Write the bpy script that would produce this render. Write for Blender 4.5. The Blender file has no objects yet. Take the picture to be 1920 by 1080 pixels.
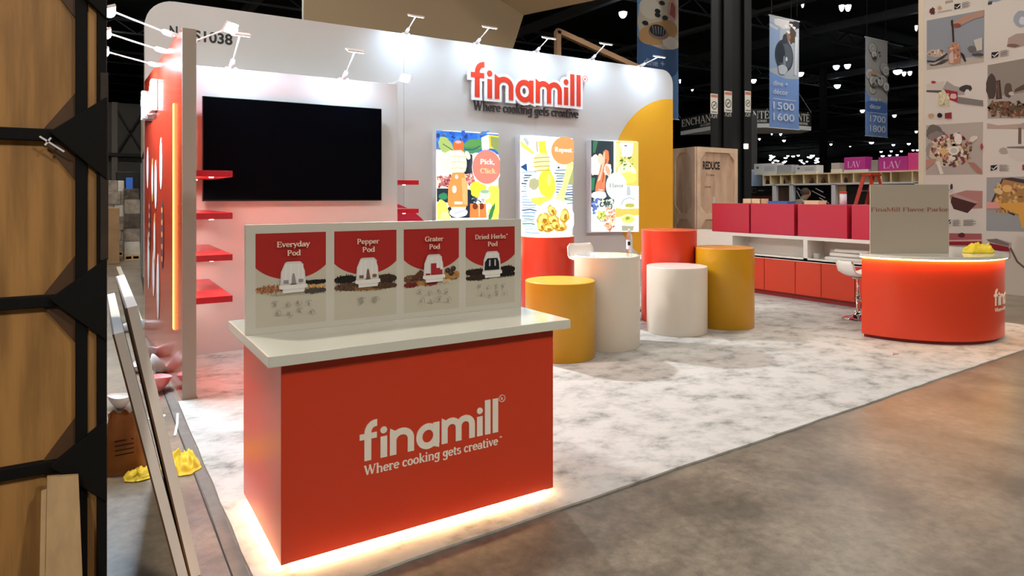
import bpy, math, random
from mathutils import Vector, Matrix, noise

# ------------------------------------------------------------------ camera, world, exposure
sc = bpy.context.scene
COL = sc.collection
sc.view_settings.view_transform = 'Standard'
sc.view_settings.look = 'None'
sc.view_settings.exposure = 0.0
sc.view_settings.gamma = 1.0
sc.view_settings.use_curve_mapping = False

FPX, HZ, CAMH, YAW = 1250.0, 367.0, 1.68, math.radians(32.3)
SY, CY = math.sin(YAW), math.cos(YAW)
cam = bpy.data.objects.new('camera', bpy.data.cameras.new('camera'))
COL.objects.link(cam)
cam.location = (0, 0, CAMH)
cam.rotation_euler = (math.pi / 2, 0, -YAW)
cam.data.sensor_width = 36
cam.data.lens = FPX / 1920 * 36
cam.data.shift_y = -(540 - HZ) / 1920
cam.data.clip_end = 500
cam.data.clip_start = 0.05
sc.camera = cam

world = bpy.data.worlds.new('world')
sc.world = world
world.use_nodes = True
world.node_tree.nodes['Background'].inputs[0].default_value = (0.02, 0.022, 0.026, 1)
world.node_tree.nodes['Background'].inputs[1].default_value = 1.0

HALL_W = 470          # base watts of one flood, hall lamps and added fill alike
WARM = (1.0, 0.93, 0.83)
COOL = (0.60, 0.80, 1.0)
HALL_AND_FILL_SPOTS = [(-4.0, -7.5, 9.8, 6.8), (5.0, -9.0, 9.8, 5.8), (13.0, -5.5, 9.8, 3.6), (0.5, -1.0, 9.8, .5),
              (12.0, 1.5, 9.8, 2.0), (10.5, 6.8, 9.8, 2.4), (-2.2, 7.5, 9.8, 9), (17.5, 5.0, 9.8, 2.6),
              (21.0, 12.0, 9.8, 2.6), (2.0, 20.0, 9.8, 2.2), (14.0, 19.0, 9.8, 1.5), (0.5, 38.0, 9.8, 4), (0.0, 15.5, 9.8, 7), (13.5, 8.0, 9.8, 3.2)]  # several of these floods are added only to brighten dim areas


def PT(u, v, ax, val):
    """point where the sight line of photo pixel (u, v) meets a world plane"""
    t = (u - 960) / FPX
    w = (HZ - v) / FPX
    dx, dy = SY + t * CY, CY - t * SY
    if ax == 'x':
        k = val / dx
    elif ax == 'y':
        k = val / dy
    elif ax == 'd':
        k = val
    else:
        k = (val - CAMH) / w
    return Vector((dx * k, dy * k, CAMH + w * k))


# ------------------------------------------------------------------ colours and materials
def lin(c):
    if isinstance(c, str):
        c = c.lstrip('#')
        c = tuple(int(c[i:i + 2], 16) / 255 for i in (0, 2, 4))
        return tuple(x / 12.92 if x <= .04045 else ((x + .055) / 1.055) ** 2.4 for x in c)
    return c


MATS = {}


def mat(name, col, rough=.5, metal=0., spec=.5, coat=0., nz=None, bump=None, emit=0., trans=0., alpha=1., stretch=None, col2=None, ramp=(.35, .65)):
    if name in MATS:
        return MATS[name]
    m = bpy.data.materials.new(name)
    m.use_nodes = True
    nt = m.node_tree
    b = nt.nodes['Principled BSDF']
    c = lin(col)
    b.inputs['Base Color'].default_value = (*c, 1)
    b.inputs['Roughness'].default_value = rough
    b.inputs['Metallic'].default_value = metal
    b.inputs['Specular IOR Level'].default_value = spec
    b.inputs['Coat Weight'].default_value = coat
    b.inputs['Coat Roughness'].default_value = .08
    b.inputs['Transmission Weight'].default_value = trans
    b.inputs['Alpha'].default_value = alpha
    if emit:
        b.inputs['Emission Color'].default_value = (*c, 1)
        b.inputs['Emission Strength'].default_value = emit
        b.inputs['Base Color'].default_value = (c[0] * .3, c[1] * .3, c[2] * .3, 1)
    vec = None
    if nz or bump:
        tc = nt.nodes.new('ShaderNodeTexCoord')
        mp = nt.nodes.new('ShaderNodeMapping')
        nt.links.new(tc.outputs['Object'], mp.inputs['Vector'])
        if stretch:
            mp.inputs['Scale'].default_value = stretch
        vec = mp.outputs['Vector']
    if nz:
        sc_, amt = nz
        n = nt.nodes.new('ShaderNodeTexNoise')
        n.inputs['Scale'].default_value = sc_
        n.inputs['Detail'].default_value = 6
        n.inputs['Roughness'].default_value = .6
        nt.links.new(vec, n.inputs['Vector'])
        r = nt.nodes.new('ShaderNodeValToRGB')
        r.color_ramp.elements[0].position = ramp[0]
        r.color_ramp.elements[1].position = ramp[1]
        c2 = lin(col2) if col2 else tuple(x * (1 - amt) for x in c)
        r.color_ramp.elements[0].color = (*c2, 1)
        r.color_ramp.elements[1].color = (*c, 1)
        nt.links.new(n.outputs['Fac'], r.inputs['Fac'])
        nt.links.new(r.outputs['Color'], b.inputs['Base Color'])
    if bump:
        n = nt.nodes.new('ShaderNodeTexNoise')
        n.inputs['Scale'].default_value = bump[0]
        n.inputs['Detail'].default_value = 4
        nt.links.new(vec, n.inputs['Vector'])
        bp = nt.nodes.new('ShaderNodeBump')
        bp.inputs['Strength'].default_value = bump[1]
        bp.inputs['Distance'].default_value = bump[2] if len(bump) > 2 else .01
        nt.links.new(n.outputs['Fac'], bp.inputs['Height'])
        nt.links.new(bp.outputs['Normal'], b.inputs['Normal'])
    MATS[name] = m
    return m


def pr(col, rough=.6):            # printed ink
    return mat('ink_' + str(col), col, rough=rough, spec=.3)


def gl(col, e=1.15):              # backlit film of a lightbox
    return mat('film_' + str(col), col, rough=.4, emit=e)


RED = mat('red_laminate', '#d04024', rough=.28, spec=.45)
REDG = mat('red_gloss_panel', '#dc442c', rough=.2, spec=.5, coat=.6)
CRIM = mat('crimson_laminate', '#c22a44', rough=.3, spec=.45)
SHELFRED = mat('shelf_red', '#b4192a', rough=.3)
WHITE = mat('white_laminate', '#e6e2da', rough=.25, spec=.5)
WALLW = mat('white_wall_panel', '#c2c1c0', rough=.45, nz=(1.2, .04))
TOPW = mat('white_gloss_top', '#dcdccf', rough=.1, spec=.6, coat=.4)
YEL = mat('yellow_laminate', '#c08e14', rough=.32)
YGRA = mat('yellow_graphic', '#e0a520', rough=.5)
CYW = mat('cream_laminate', '#d8cfc0', rough=.32)
CYR = mat('red_cylinder', '#cf3a22', rough=.3)
BLACK = mat('black_plastic', '#0b0b0d', rough=.3)
SCREEN = mat('dark_screen', '#05060a', rough=.08, spec=.5)
CHROME = mat('chrome', '#d8d8dc', rough=.08, metal=1)
LAMPW = mat('white_metal', '#e8e8ea', rough=.35)
POSTG = mat('grey_edge_band', '#a09488', rough=.5)
DARKST = mat('dark_steel', '#17181b', rough=.6)
DARKER = mat('black_drape', '#070709', rough=.8)
CEILM = mat('dark_ceiling', '#15181c', rough=.9, nz=(.3, .5))
TRUSS = mat('truss_steel', '#6a6d72', rough=.6)
HWALL = mat('hall_wall_grey', '#4b4844', rough=.8, nz=(.4, .2))
PLY = mat('plywood', '#b9874a', rough=.55, nz=(3.0, .4), ramp=(.38, .6), stretch=(5.0, 5.0, .4), bump=(20, .1))
PLYD = mat('plywood_edge', '#6b4a2a', rough=.7, nz=(6, .3))
PALEW = mat('pale_wood', '#c3a071', rough=.6, nz=(5, .2), stretch=(4, 4, .4))
CRATE = mat('crate_plywood', '#d0b095', rough=.7, nz=(3, .3), stretch=(2, 2, .5))
CRATEB = mat('crate_batten', '#dcc0a4', rough=.7, nz=(4, .2))
FRAMEB = mat('black_painted_wood', '#0e0b09', rough=.75, spec=.25, nz=(9, .3), bump=(30, .1))
BEIGE = mat('beige_fabric', '#a58f72', rough=.9)
BEIGE2 = mat('beige_fabric_light', '#c4ab85', rough=.9)
LEDW = mat('warm_led', (1.0, .72, .34), emit=62)
LEDT = mat('amber_led_top', (1.0, .48, .12), emit=60)
LEDO = mat('amber_led', (1.0, .42, .05), emit=13)
LEDR = mat('red_led_edge', (1.0, .12, .03), emit=3.5)
LAMPE = mat('lamp_glow', (.86, .93, 1.0), emit=14)
BAYE = mat('bay_lamp_glow', (.9, .95, 1.0), emit=9)
PUCK = mat('puck_glow', (1, .88, .75), emit=10)
FOAM = mat('white_foam', '#d9d6d4', rough=.7)
YCLOTH = mat('yellow_cloth', '#e0c428', rough=.75, bump=(30, .3))
PAPERB = mat('brown_paper', '#8a5a30', rough=.8, bump=(12, .5))
CARD = mat('cardboard', '#9a7a58', rough=.8, nz=(3, .2))
WRAP = mat('wrapped_cartons', '#9d9184', rough=.25, nz=(5, .5), bump=(9, .6, .03))
PURPLE = mat('purple_carton', '#b8338f', rough=.5)
WBOX = mat('white_carton', '#c9cbd0', rough=.6)
LBLUE = mat('pale_blue_plastic', '#9fb8d8', rough=.4)
ASH = mat('pale_ash_wood', '#e0cfa4', rough=.5)
PET = mat('clear_plastic', '#e8eef0', rough=.05, trans=.9, alpha=.5)
SKIN = mat('skin', '#b98468', rough=.5)


# ------------------------------------------------------------------ mesh builder
class MB:
    def __init__(s):
        s.v, s.f, s.m, s.s, s.ms = [], [], [], [], []

    def mi(s, m):
        if m not in s.ms:
            s.ms.append(m)
        return s.ms.index(m)

    def add(s, vs, fs, m, smooth=False):
        o = len(s.v)
        i = s.mi(m)
        s.v += [tuple(v) for v in vs]
        for f in fs:
            s.f.append([a + o for a in f])
            s.m.append(i)
            s.s.append(smooth)
        return s

    def hexa(s, p, m):
        return s.add(p, [(3, 2, 1, 0), (4, 5, 6, 7), (0, 1, 5, 4), (1, 2, 6, 5), (2, 3, 7, 6), (3, 0, 4, 7)], m)

    def box(s, x0, y0, z0, x1, y1, z1, m):
        x0, x1 = sorted((x0, x1)); y0, y1 = sorted((y0, y1)); z0, z1 = sorted((z0, z1))
        return s.hexa([(x0, y0, z0), (x1, y0, z0), (x1, y1, z0), (x0, y1, z0), (x0, y0, z1), (x1, y0, z1), (x1, y1, z1), (x0, y1, z1)], m)

    def bar(s, a, b, w, h, m, up=Vector((0, 0, 1))):
        a, b = Vector(a), Vector(b)
        d = (b - a).normalized()
        if abs(d.dot(up)) > .98:
            up = Vector((0, 1, 0))
        r = d.cross(up).normalized() * w / 2
        q = r.cross(d).normalized() * h / 2
        return s.hexa([a - r - q, a + r - q, b + r - q, b - r - q, a - r + q, a + r + q, b + r + q, b - r + q], m)

    def tube(s, pts, r, m, n=10, caps=True):
        pts = [Vector(p) for p in pts]
        rs = r if isinstance(r, (list, tuple)) else [r] * len(pts)
        vs, fs = [], []
        prev = None
        for i, p in enumerate(pts):
            d = (pts[min(i + 1, len(pts) - 1)] - pts[max(i - 1, 0)]).normalized()
            if prev is None:
                up = Vector((0, 0, 1)) if abs(d.z) < .95 else Vector((1, 0, 0))
                a = d.cross(up).normalized()
            else:
                a = (prev - d * prev.dot(d)).normalized()
            prev = a
            b = d.cross(a)
            for k in range(n):
                t = 2 * math.pi * k / n
                vs.append(p + (a * math.cos(t) + b * math.sin(t)) * rs[i])
        for i in range(len(pts) - 1):
            for k in range(n):
                k2 = (k + 1) % n
                fs.append((i * n + k, i * n + k2, (i + 1) * n + k2, (i + 1) * n + k))
        s.add(vs, fs, m, True)
        if caps:
            s.add(vs[:n], [tuple(range(n))], m)
            s.add(vs[-n:], [tuple(range(n))], m)
        return s

    def lathe(s, prof, c, m, n=48, a0=0., a1=2 * math.pi, smooth=True):
        full = abs(a1 - a0) > 6.28
        k_ = n if full else n + 1
        vs, fs = [], []
        for r, z in prof:
            for k in range(k_):
                t = a0 + (a1 - a0) * k / n
                vs.append((c[0] + r * math.cos(t), c[1] + r * math.sin(t), c[2] + z))
        for i in range(len(prof) - 1):
            for k in range(n):
                k2 = (k + 1) % k_ if full else k + 1
                fs.append((i * k_ + k, i * k_ + k2, (i + 1) * k_ + k2, (i + 1) * k_ + k))
        return s.add(vs, fs, m, smooth)

    def prism(s, poly, fn, z0, z1, m, back=False):
        n = len(poly)
        a = [fn(x, y, z1) for x, y in poly]
        b = [fn(x, y, z0) for x, y in poly]
        fs = [tuple(range(n))] + [(i, i + n, (i + 1) % n + n, (i + 1) % n) for i in range(n)]
        if back:
            fs.append(tuple(range(2 * n - 1, n - 1, -1)))
        return s.add(a + b, fs, m)

    def flat(s, poly, fn, z, m):
        return s.add([fn(x, y, z) for x, y in poly], [tuple(range(len(poly)))], m)

    def build(s, name, parent=None, bevel=0, loc=None, shade=None, seg=2):
        me = bpy.data.meshes.new(name)
        org = Vector(loc) if loc is not None else (Vector(parent.get('_w', (0, 0, 0))) if parent else None)
        if org is None and s.v:
            xs, ys, zs = zip(*s.v)
            org = Vector(((min(xs) + max(xs)) / 2, (min(ys) + max(ys)) / 2, min(zs)))
        me.from_pydata([(v[0] - org[0], v[1] - org[1], v[2] - org[2]) for v in s.v], [], s.f)
        for m in s.ms:
            me.materials.append(m)
        me.polygons.foreach_set('material_index', s.m)
        me.polygons.foreach_set('use_smooth', s.s)
        me.validate()
        me.update()
        o = bpy.data.objects.new(name, me)
        COL.objects.link(o)
        if parent:
            o.parent = parent
        else:
            o.location = org
            o['_w'] = tuple(org)
        if bevel:
            b = o.modifiers.new('bevel', 'BEVEL')
            b.width = bevel
            b.segments = seg
            b.limit_method = 'ANGLE'
        return o


def thing(name, label, cat, loc, group=None):
    o = bpy.data.objects.new(name, None)
    COL.objects.link(o)
    o.location = loc
    o.empty_display_size = .1
    o['_w'] = tuple(loc)
    return tag(o, label, cat, group)


def tag(o, label, cat, group=None):
    o['label'] = label
    o['category'] = cat
    if group:
        o['group'] = group
    return o


def struct(o):
    o['kind'] = 'structure'
    return o


def sub(o, parent):
    """make mesh o (built about parent's base) hang under parent"""
    return o


def child(mb, name, parent, bevel=0, label=None):
    """part: its mesh is stored relative to the top-level thing's base; deeper levels sit at their parent's origin"""
    top = parent
    while top.parent:
        top = top.parent
    me_o = mb.build(name, None, bevel, loc=Vector(top['_w']))
    me_o.location = (0, 0, 0)
    me_o.parent = parent
    if '_w' in me_o:
        del me_o['_w']
    if label:
        me_o['label'] = label
    return me_o


def copy_tree(o, parent=None):
    c = o.copy()
    COL.objects.link(c)
    c.parent = parent
    for ch in list(o.children):
        copy_tree(ch, c)
    return c


# ------------------------------------------------------------------ lettering (own stroke letters)
def _arc(cx, cy, rx, ry, a0, a1, n=14):
    return [(cx + rx * math.cos(math.radians(a0 + (a1 - a0) * i / n)), cy + ry * math.sin(math.radians(a0 + (a1 - a0) * i / n))) for i in range(n + 1)]


def L(x0, y0, x1, y1): return ('p', [(x0, y0), (x1, y1)], 1)
def Lt(x0, y0, x1, y1): return ('p', [(x0, y0), (x1, y1)], .55)
def A(*a): return ('p', _arc(*a), 1)
def D(x, y, r=.055): return ('d', (x, y, r))
def S(x, y, w=.09): return ('s', (x, y, w))


XH = .46
GL = {
    'a': (.46, [L(.36, .02, .36, .32), A(.22, .32, .14, .12, 0, 150), A(.20, .13, .14, .12, 0, 360), S(.41, .02, .05), D(.11, .36, .045)]),
    'b': (.49, [L(.10, 0, .10, .72), A(.25, .23, .16, .21, 0, 360), S(.06, .71, .06)]),
    'c': (.41, [A(.23, .23, .16, .21, 50, 315), D(.34, .36, .05)]),
    'd': (.51, [L(.39, .02, .39, .72), A(.22, .23, .16, .21, 0, 360), S(.35, .71, .06), S(.44, .02, .05)]),
    'e': (.44, [A(.23, .23, .16, .21, 0, 320), Lt(.08, .24, .39, .24)]),
    'g': (.47, [A(.21, .26, .14, .18, 0, 360), L(.36, .44, .36, -.06), A(.21, -.07, .15, .13, 0, -165), Lt(.34, .44, .46, .44)]),
    'h': (.53, [L(.11, 0, .11, .72), A(.26, .29, .15, .15, 175, 0), L(.41, .29, .41, 0), S(.11, .015), S(.41, .015), S(.07, .71, .05)]),
    'i': (.25, [L(.12, 0, .12, XH), D(.12, .63, .068), S(.12, .015), S(.08, .45, .06)]),
    'k': (.50, [L(.11, 0, .11, .72), Lt(.13, .19, .37, .45), L(.21, .27, .42, 0), S(.11, .015), S(.42, .015, .07), S(.38, .45, .07), S(.07, .71, .05)]),
    'l': (.25, [L(.12, 0, .12, .72), S(.12, .015), S(.08, .71, .05)]),
    'n': (.53, [L(.11, 0, .11, XH), A(.26, .29, .15, .15, 175, 0), L(.41, .29, .41, 0), S(.11, .015), S(.41, .015), S(.07, .45, .05)]),
    'o': (.47, [A(.235, .23, .165, .21, 0, 360)]),
    'p': (.50, [L(.11, -.22, .11, XH), A(.26, .23, .16, .21, 0, 360), S(.11, -.21), S(.07, .45, .05)]),
    'r': (.38, [L(.11, 0, .11, XH), A(.24, .29, .13, .14, 175, 60), D(.33, .39, .055), S(.12, .015, .1), S(.07, .45, .05)]),
    's': (.37, [A(.18, .34, .11, .10, 35, 250), A(.18, .12, .12, .115, 75, -145), D(.28, .39, .035), D(.07, .08, .035)]),
    't': (.32, [L(.13, .1, .13, .6), Lt(.03, .44, .28, .44), A(.21, .11, .08, .10, 180, 320)]),
    'v': (.43, [L(.07, .45, .22, .02), Lt(.22, .02, .37, .45), S(.07, .45, .08), S(.37, .45, .07)]),
    'y': (.44, [L(.07, .45, .22, .03), Lt(.38, .45, .16, -.17), D(.12, -.17, .055), S(.07, .45, .08), S(.38, .45, .07)]),
    'A': (.66, [Lt(.07, 0, .31, .7), L(.33, .7, .57, 0), Lt(.17, .24, .47, .24), S(.07, .015, .08), S(.57, .015, .09)]),
    'C': (.62, [A(.34, .35, .26, .34, 48, 312), L(.56, .50, .56, .68)]),
    'D': (.66, [L(.14, 0, .14, .7), A(.28, .35, .28, .33, 90, -90), Lt(.05, .68, .29, .68), Lt(.05, .02, .29, .02)]),
    'E': (.58, [L(.14, 0, .14, .7), Lt(.05, .68, .5, .68), Lt(.05, .02, .52, .02), Lt(.14, .36, .40, .36), Lt(.5, .68, .5, .52), Lt(.52, .02, .52, .19), Lt(.40, .28, .40, .44)]),
    'F': (.55, [L(.14, 0, .14, .7), Lt(.05, .68, .5, .68), Lt(.14, .36, .38, .36), Lt(.5, .68, .5, .52), S(.14, .015, .1), Lt(.38, .28, .38, .44)]),
    'G': (.68, [A(.34, .35, .26, .34, 48, 318), L(.54, .05, .54, .30), S(.54, .31, .1), L(.55, .52, .55, .68)]),
    'H': (.74, [L(.14, 0, .14, .7), L(.58, 0, .58, .7), Lt(.14, .36, .58, .36), S(.14, .015), S(.58, .015), S(.14, .685), S(.58, .685)]),
    'L': (.56, [L(.14, 0, .14, .7), Lt(.05, .02, .50, .02), Lt(.50, .02, .50, .2), S(.14, .685)]),
    'M': (.86, [Lt(.12, 0, .12, .7), L(.14, .7, .42, .05), Lt(.42, .05, .70, .7), L(.72, 0, .72, .7), S(.12, .015, .08), S(.72, .015), S(.1, .685, .07), S(.74, .685, .07)]),
    'N': (.74, [Lt(.12, 0, .12, .7), L(.12, .7, .60, .02), Lt(.60, .02, .60, .7), S(.12, .015, .08), S(.60, .685, .08), S(.09, .685, .06)]),
    'P': (.56, [L(.14, 0, .14, .7), A(.28, .50, .18, .18, 90, -90), Lt(.05, .68, .28, .68), Lt(.14, .32, .28, .32), S(.14, .015)]),
    'R': (.64, [L(.14, 0, .14, .7), A(.28, .52, .17, .16, 90, -90), Lt(.05, .68, .28, .68), Lt(.14, .36, .28, .36), L(.28, .36, .50, .02), S(.14, .015), S(.53, .015, .07)]),
    'S': (.52, [A(.26, .52, .17, .16, 35, 260), A(.25, .18, .19, .17, 85, -150)]),
    'T': (.62, [L(.31, 0, .31, .7), Lt(.05, .68, .57, .68), Lt(.05, .68, .05, .52), Lt(.57, .68, .57, .52), S(.31, .015)]),
    'V': (.66, [L(.08, .7, .33, 0), Lt(.33, 0, .57, .7), S(.08, .685), S(.57, .685, .08)]),
    'W': (.92, [L(.09, .68, .27, .02), Lt(.27, .02, .45, .66), L(.45, .66, .62, .02), Lt(.62, .02, .82, .68), S(.09, .685), S(.45, .685, .08), S(.82, .685, .08)]),
    '.': (.20, [D(.09, .06, .06)]),
    ',': (.20, [D(.09, .06, .06), Lt(.12, .04, .06, -.12)]),
    '+': (.36, [Lt(.05, .6, .31, .6), ('p', [(.18, .47), (.18, .73)], .55)]),
    ' ': (.24, []),
}
GL['\u00c9'] = (.58, GL['E'][1] + [Lt(.26, .78, .38, .92)])


def ribbon(pts, wf, closed=False):
    """quads along a path with a width that depends on direction"""
    out = []
    n = len(pts)
    offs = []
    for i in range(n):
        a = pts[max(i - 1, 0)] if not closed or i > 0 else pts[-2]
        b = pts[min(i + 1, n - 1)] if not closed or i < n - 1 else pts[1]
        dx, dy = b[0] - a[0], b[1] - a[1]
        l = math.hypot(dx, dy) or 1
        dx, dy = dx / l, dy / l
        w = wf(dx, dy) / 2
        offs.append((-dy * w, dx * w))
    for i in range(n - 1):
        p, q = pts[i], pts[i + 1]
        a, b = offs[i], offs[i + 1]
        out.append([(p[0] - a[0], p[1] - a[1]), (q[0] - b[0], q[1] - b[1]), (q[0] + b[0], q[1] + b[1]), (p[0] + a[0], p[1] + a[1])])
    return out


def serif_text(txt, T=.115, t=.05, track=.0):
    polys, x = [], 0
    for ch in txt:
        adv, st = GL[ch]
        for k in st:
            if k[0] == 'p':
                f = k[2]
                Tk = T if f == 1 else t * 1.1
                pts = k[1]
                closed = len(pts) > 8 and abs(pts[0][0] - pts[-1][0]) < 1e-6 and abs(pts[0][1] - pts[-1][1]) < 1e-6
                rb = ribbon(pts, (lambda dx, dy, Tk=Tk: t + (Tk - t) * abs(dy)) if f == 1 else (lambda dx, dy: t * 1.15), closed)
                polys += [[(px + x, py) for px, py in q] for q in rb]
            elif k[0] == 'd':
                cx, cy, r = k[1]
                polys.append([(cx + x + r * math.cos(a * math.pi / 6), cy + r * math.sin(a * math.pi / 6)) for a in range(12)])
            else:
                cx, cy, w = k[1]
                polys.append([(cx + x - w, cy - t / 2), (cx + x + w, cy - t / 2), (cx + x + w, cy + t / 2), (cx + x - w, cy + t / 2)])
        x += adv + track
    return polys, x - track


_fc = {}


def sans_text(txt, bold=.0):
    key = (txt, bold)
    if key in _fc:
        return _fc[key]
    cu = bpy.data.curves.new('tmp', 'FONT')
    cu.body = txt
    cu.size = 1
    cu.offset = bold
    cu.resolution_u = 4
    o = bpy.data.objects.new('tmp', cu)
    COL.objects.link(o)
    bpy.context.view_layer.update()
    dg = bpy.context.evaluated_depsgraph_get()
    e = o.evaluated_get(dg)
    me = e.to_mesh()
    polys = [[(me.vertices[i].co.x, me.vertices[i].co.y) for i in p.vertices] for p in me.polygons]
    e.to_mesh_clear()
    bpy.data.objects.remove(o)
    bpy.data.curves.remove(cu)
    if not polys:
        polys = [[(0, 0), (.1, 0), (.1, .1)]]
    xs = [x for p in polys for x, y in p]
    x0, x1 = min(xs), max(xs)
    polys = [[(x - x0, y) for x, y in p] for p in polys]
    _fc[key] = (polys, x1 - x0)
    return _fc[key]


def logo_polys(w=.155):
    """the rounded seven-letter word on the booth, one unit high"""
    wf = lambda dx, dy: w
    P = []

    def seg(*p):
        P.extend(ribbon(list(p), wf))

    h = w / 2
    P.extend(ribbon([(.205, 0), (.205, .66)] , wf))
    P.extend(ribbon([(.205, .66)] + _arc(.205 + .20, .70, .20, .225, 180, 90)[0:] + [(.44, .925)], wf))
    P.append([(0, .545), (.43, .545), (.43, .69), (0, .69)])
    for x in (.608, 3.295):
        seg((x, 0), (x, .54))
        P.append([(x + .088 * math.cos(a * math.pi / 10), .70 + .088 * math.sin(a * math.pi / 10)) for a in range(20)])
    # n
    seg((.85, 0), (.85, .62))
    P.append([(.773, .55), (.773, .70), (.93, .60), (.93, .5)])
    P.extend(ribbon([(.85, .36)] + _arc(1.086, .36, .236, .215, 180, 0, 18) + [(1.322, 0)], wf))
    # a
    P.extend(ribbon(_arc(1.785, .30, .235, .255, 0, 360, 30), wf, True))
    seg((2.022, .06), (2.022, .63))
    P.append([(1.90, .02), (2.10, .12), (2.10, -.05)])
    # m
    seg((2.256, 0), (2.256, .62))
    P.append([(2.178, .55), (2.178, .70), (2.33, .60), (2.33, .5)])
    P.extend(ribbon([(2.256, .40)] + _arc(2.458, .38, .202, .20, 180, 0, 16) + [(2.66, 0)], wf))
    P.extend(ribbon([(2.66, .40)] + _arc(2.859, .38, .199, .20, 180, 0, 16) + [(3.058, 0)], wf))
    for x in (3.534, 3.777):
        seg((x, 0), (x, .96))
    return P


def logo_outline(w):
    g = (w - .155) / 2
    P = logo_polys(w)
    out = []
    for p in P:
        out.append(p)
    for a in ((0 - g, .545 - g, .43 + g, .69 + g),):
        out.append([(a[0], a[1]), (a[2], a[1]), (a[2], a[3]), (a[0], a[3])])
    for x in (.608, 3.295):
        out.append([(x + (.088 + g) * math.cos(a * math.pi / 10), .70 + (.088 + g) * math.sin(a * math.pi / 10)) for a in range(20)])
    for x0, y1 in ((.205, None), (.608, .54), (.85, None), (1.322, None), (2.256, None), (2.66, None), (3.058, None), (3.295, .54), (3.534, .96), (3.777, .96)):
        out.append([(x0 - w / 2, -g), (x0 + w / 2, -g), (x0 + w / 2, .02), (x0 - w / 2, .02)])
        if y1:
            out.append([(x0 - w / 2, y1 - .02), (x0 + w / 2, y1 - .02), (x0 + w / 2, y1 + g), (x0 - w / 2, y1 + g)])
    out.append([(1.88, -.03), (2.10 + g, .12), (2.10 + g, -.05 - g)])
    out.append([(.44, .925 - w / 2), (.44 + g, .925 - w / 2), (.44 + g, .925 + w / 2), (.44, .925 + w / 2)])
    return out


def reg_mark(cx, cy, r):
    w = r * .16
    P = ribbon(_arc(cx, cy, r, r, 0, 360, 20), lambda a, b: w, True)
    s = r * 1.3
    rp, rw = sans_text('R', .02)
    P += [[(cx - s * .25 + x * s * .85, cy - s * .32 + y * s * .85) for x, y in p] for p in rp]
    return P


def frame(o, ux, uy):
    o, ux, uy = Vector(o), Vector(ux).normalized(), Vector(uy).normalized()
    n = ux.cross(uy)
    return lambda x, y, z: o + ux * x + uy * y + n * z


def fY(x, y, z):      # plane facing -y
    return frame((x, y, z), (1, 0, 0), (0, 0, 1))


def fX(x, y, z):      # plane facing -x, reading towards -y
    return frame((x, y, z), (0, -1, 0), (0, 0, 1))


def put(mb, polys, fn, ox, oy, sx, sy, z0, z1, m):
    th = z1 - z0
    for i, p in enumerate(polys):
        dz = (i * 23 % 61) / 61 * min(.0024, th * .6) if th > .002 else (i % 6) * th * .12
        mb.prism([(ox + x * sx, oy + y * sy) for x, y in p], fn, z0, z1 + dz, m)


def text_to(mb, txt, fn, x0, y0, width, cap, z, m, serif=True, th=.0006, T=.115, t=.05, bold=.0):
    """write txt from local (x0, y0) with given width and cap height"""
    if serif:
        polys, w = serif_text(txt, T, t)
        sy = cap / .7
    else:
        polys, w = sans_text(txt, bold)
        sy = cap / .7
    put(mb, polys, fn, x0, y0, width / w, sy, z, z + th, m)


def blob(cx, cy, rx, ry, seed=0, n=22, jag=.12, rot=0):
    r = random.Random(seed)
    out = []
    for k in range(n):
        a = 2 * math.pi * k / n
        q = 1 + r.uniform(-jag, jag)
        x, y = rx * q * math.cos(a), ry * q * math.sin(a)
        out.append((cx + x * math.cos(rot) - y * math.sin(rot), cy + x * math.sin(rot) + y * math.cos(rot)))
    return out


def ell(cx, cy, rx, ry, rot=0, n=24):
    return blob(cx, cy, rx, ry, 0, n, 0, rot)


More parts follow.
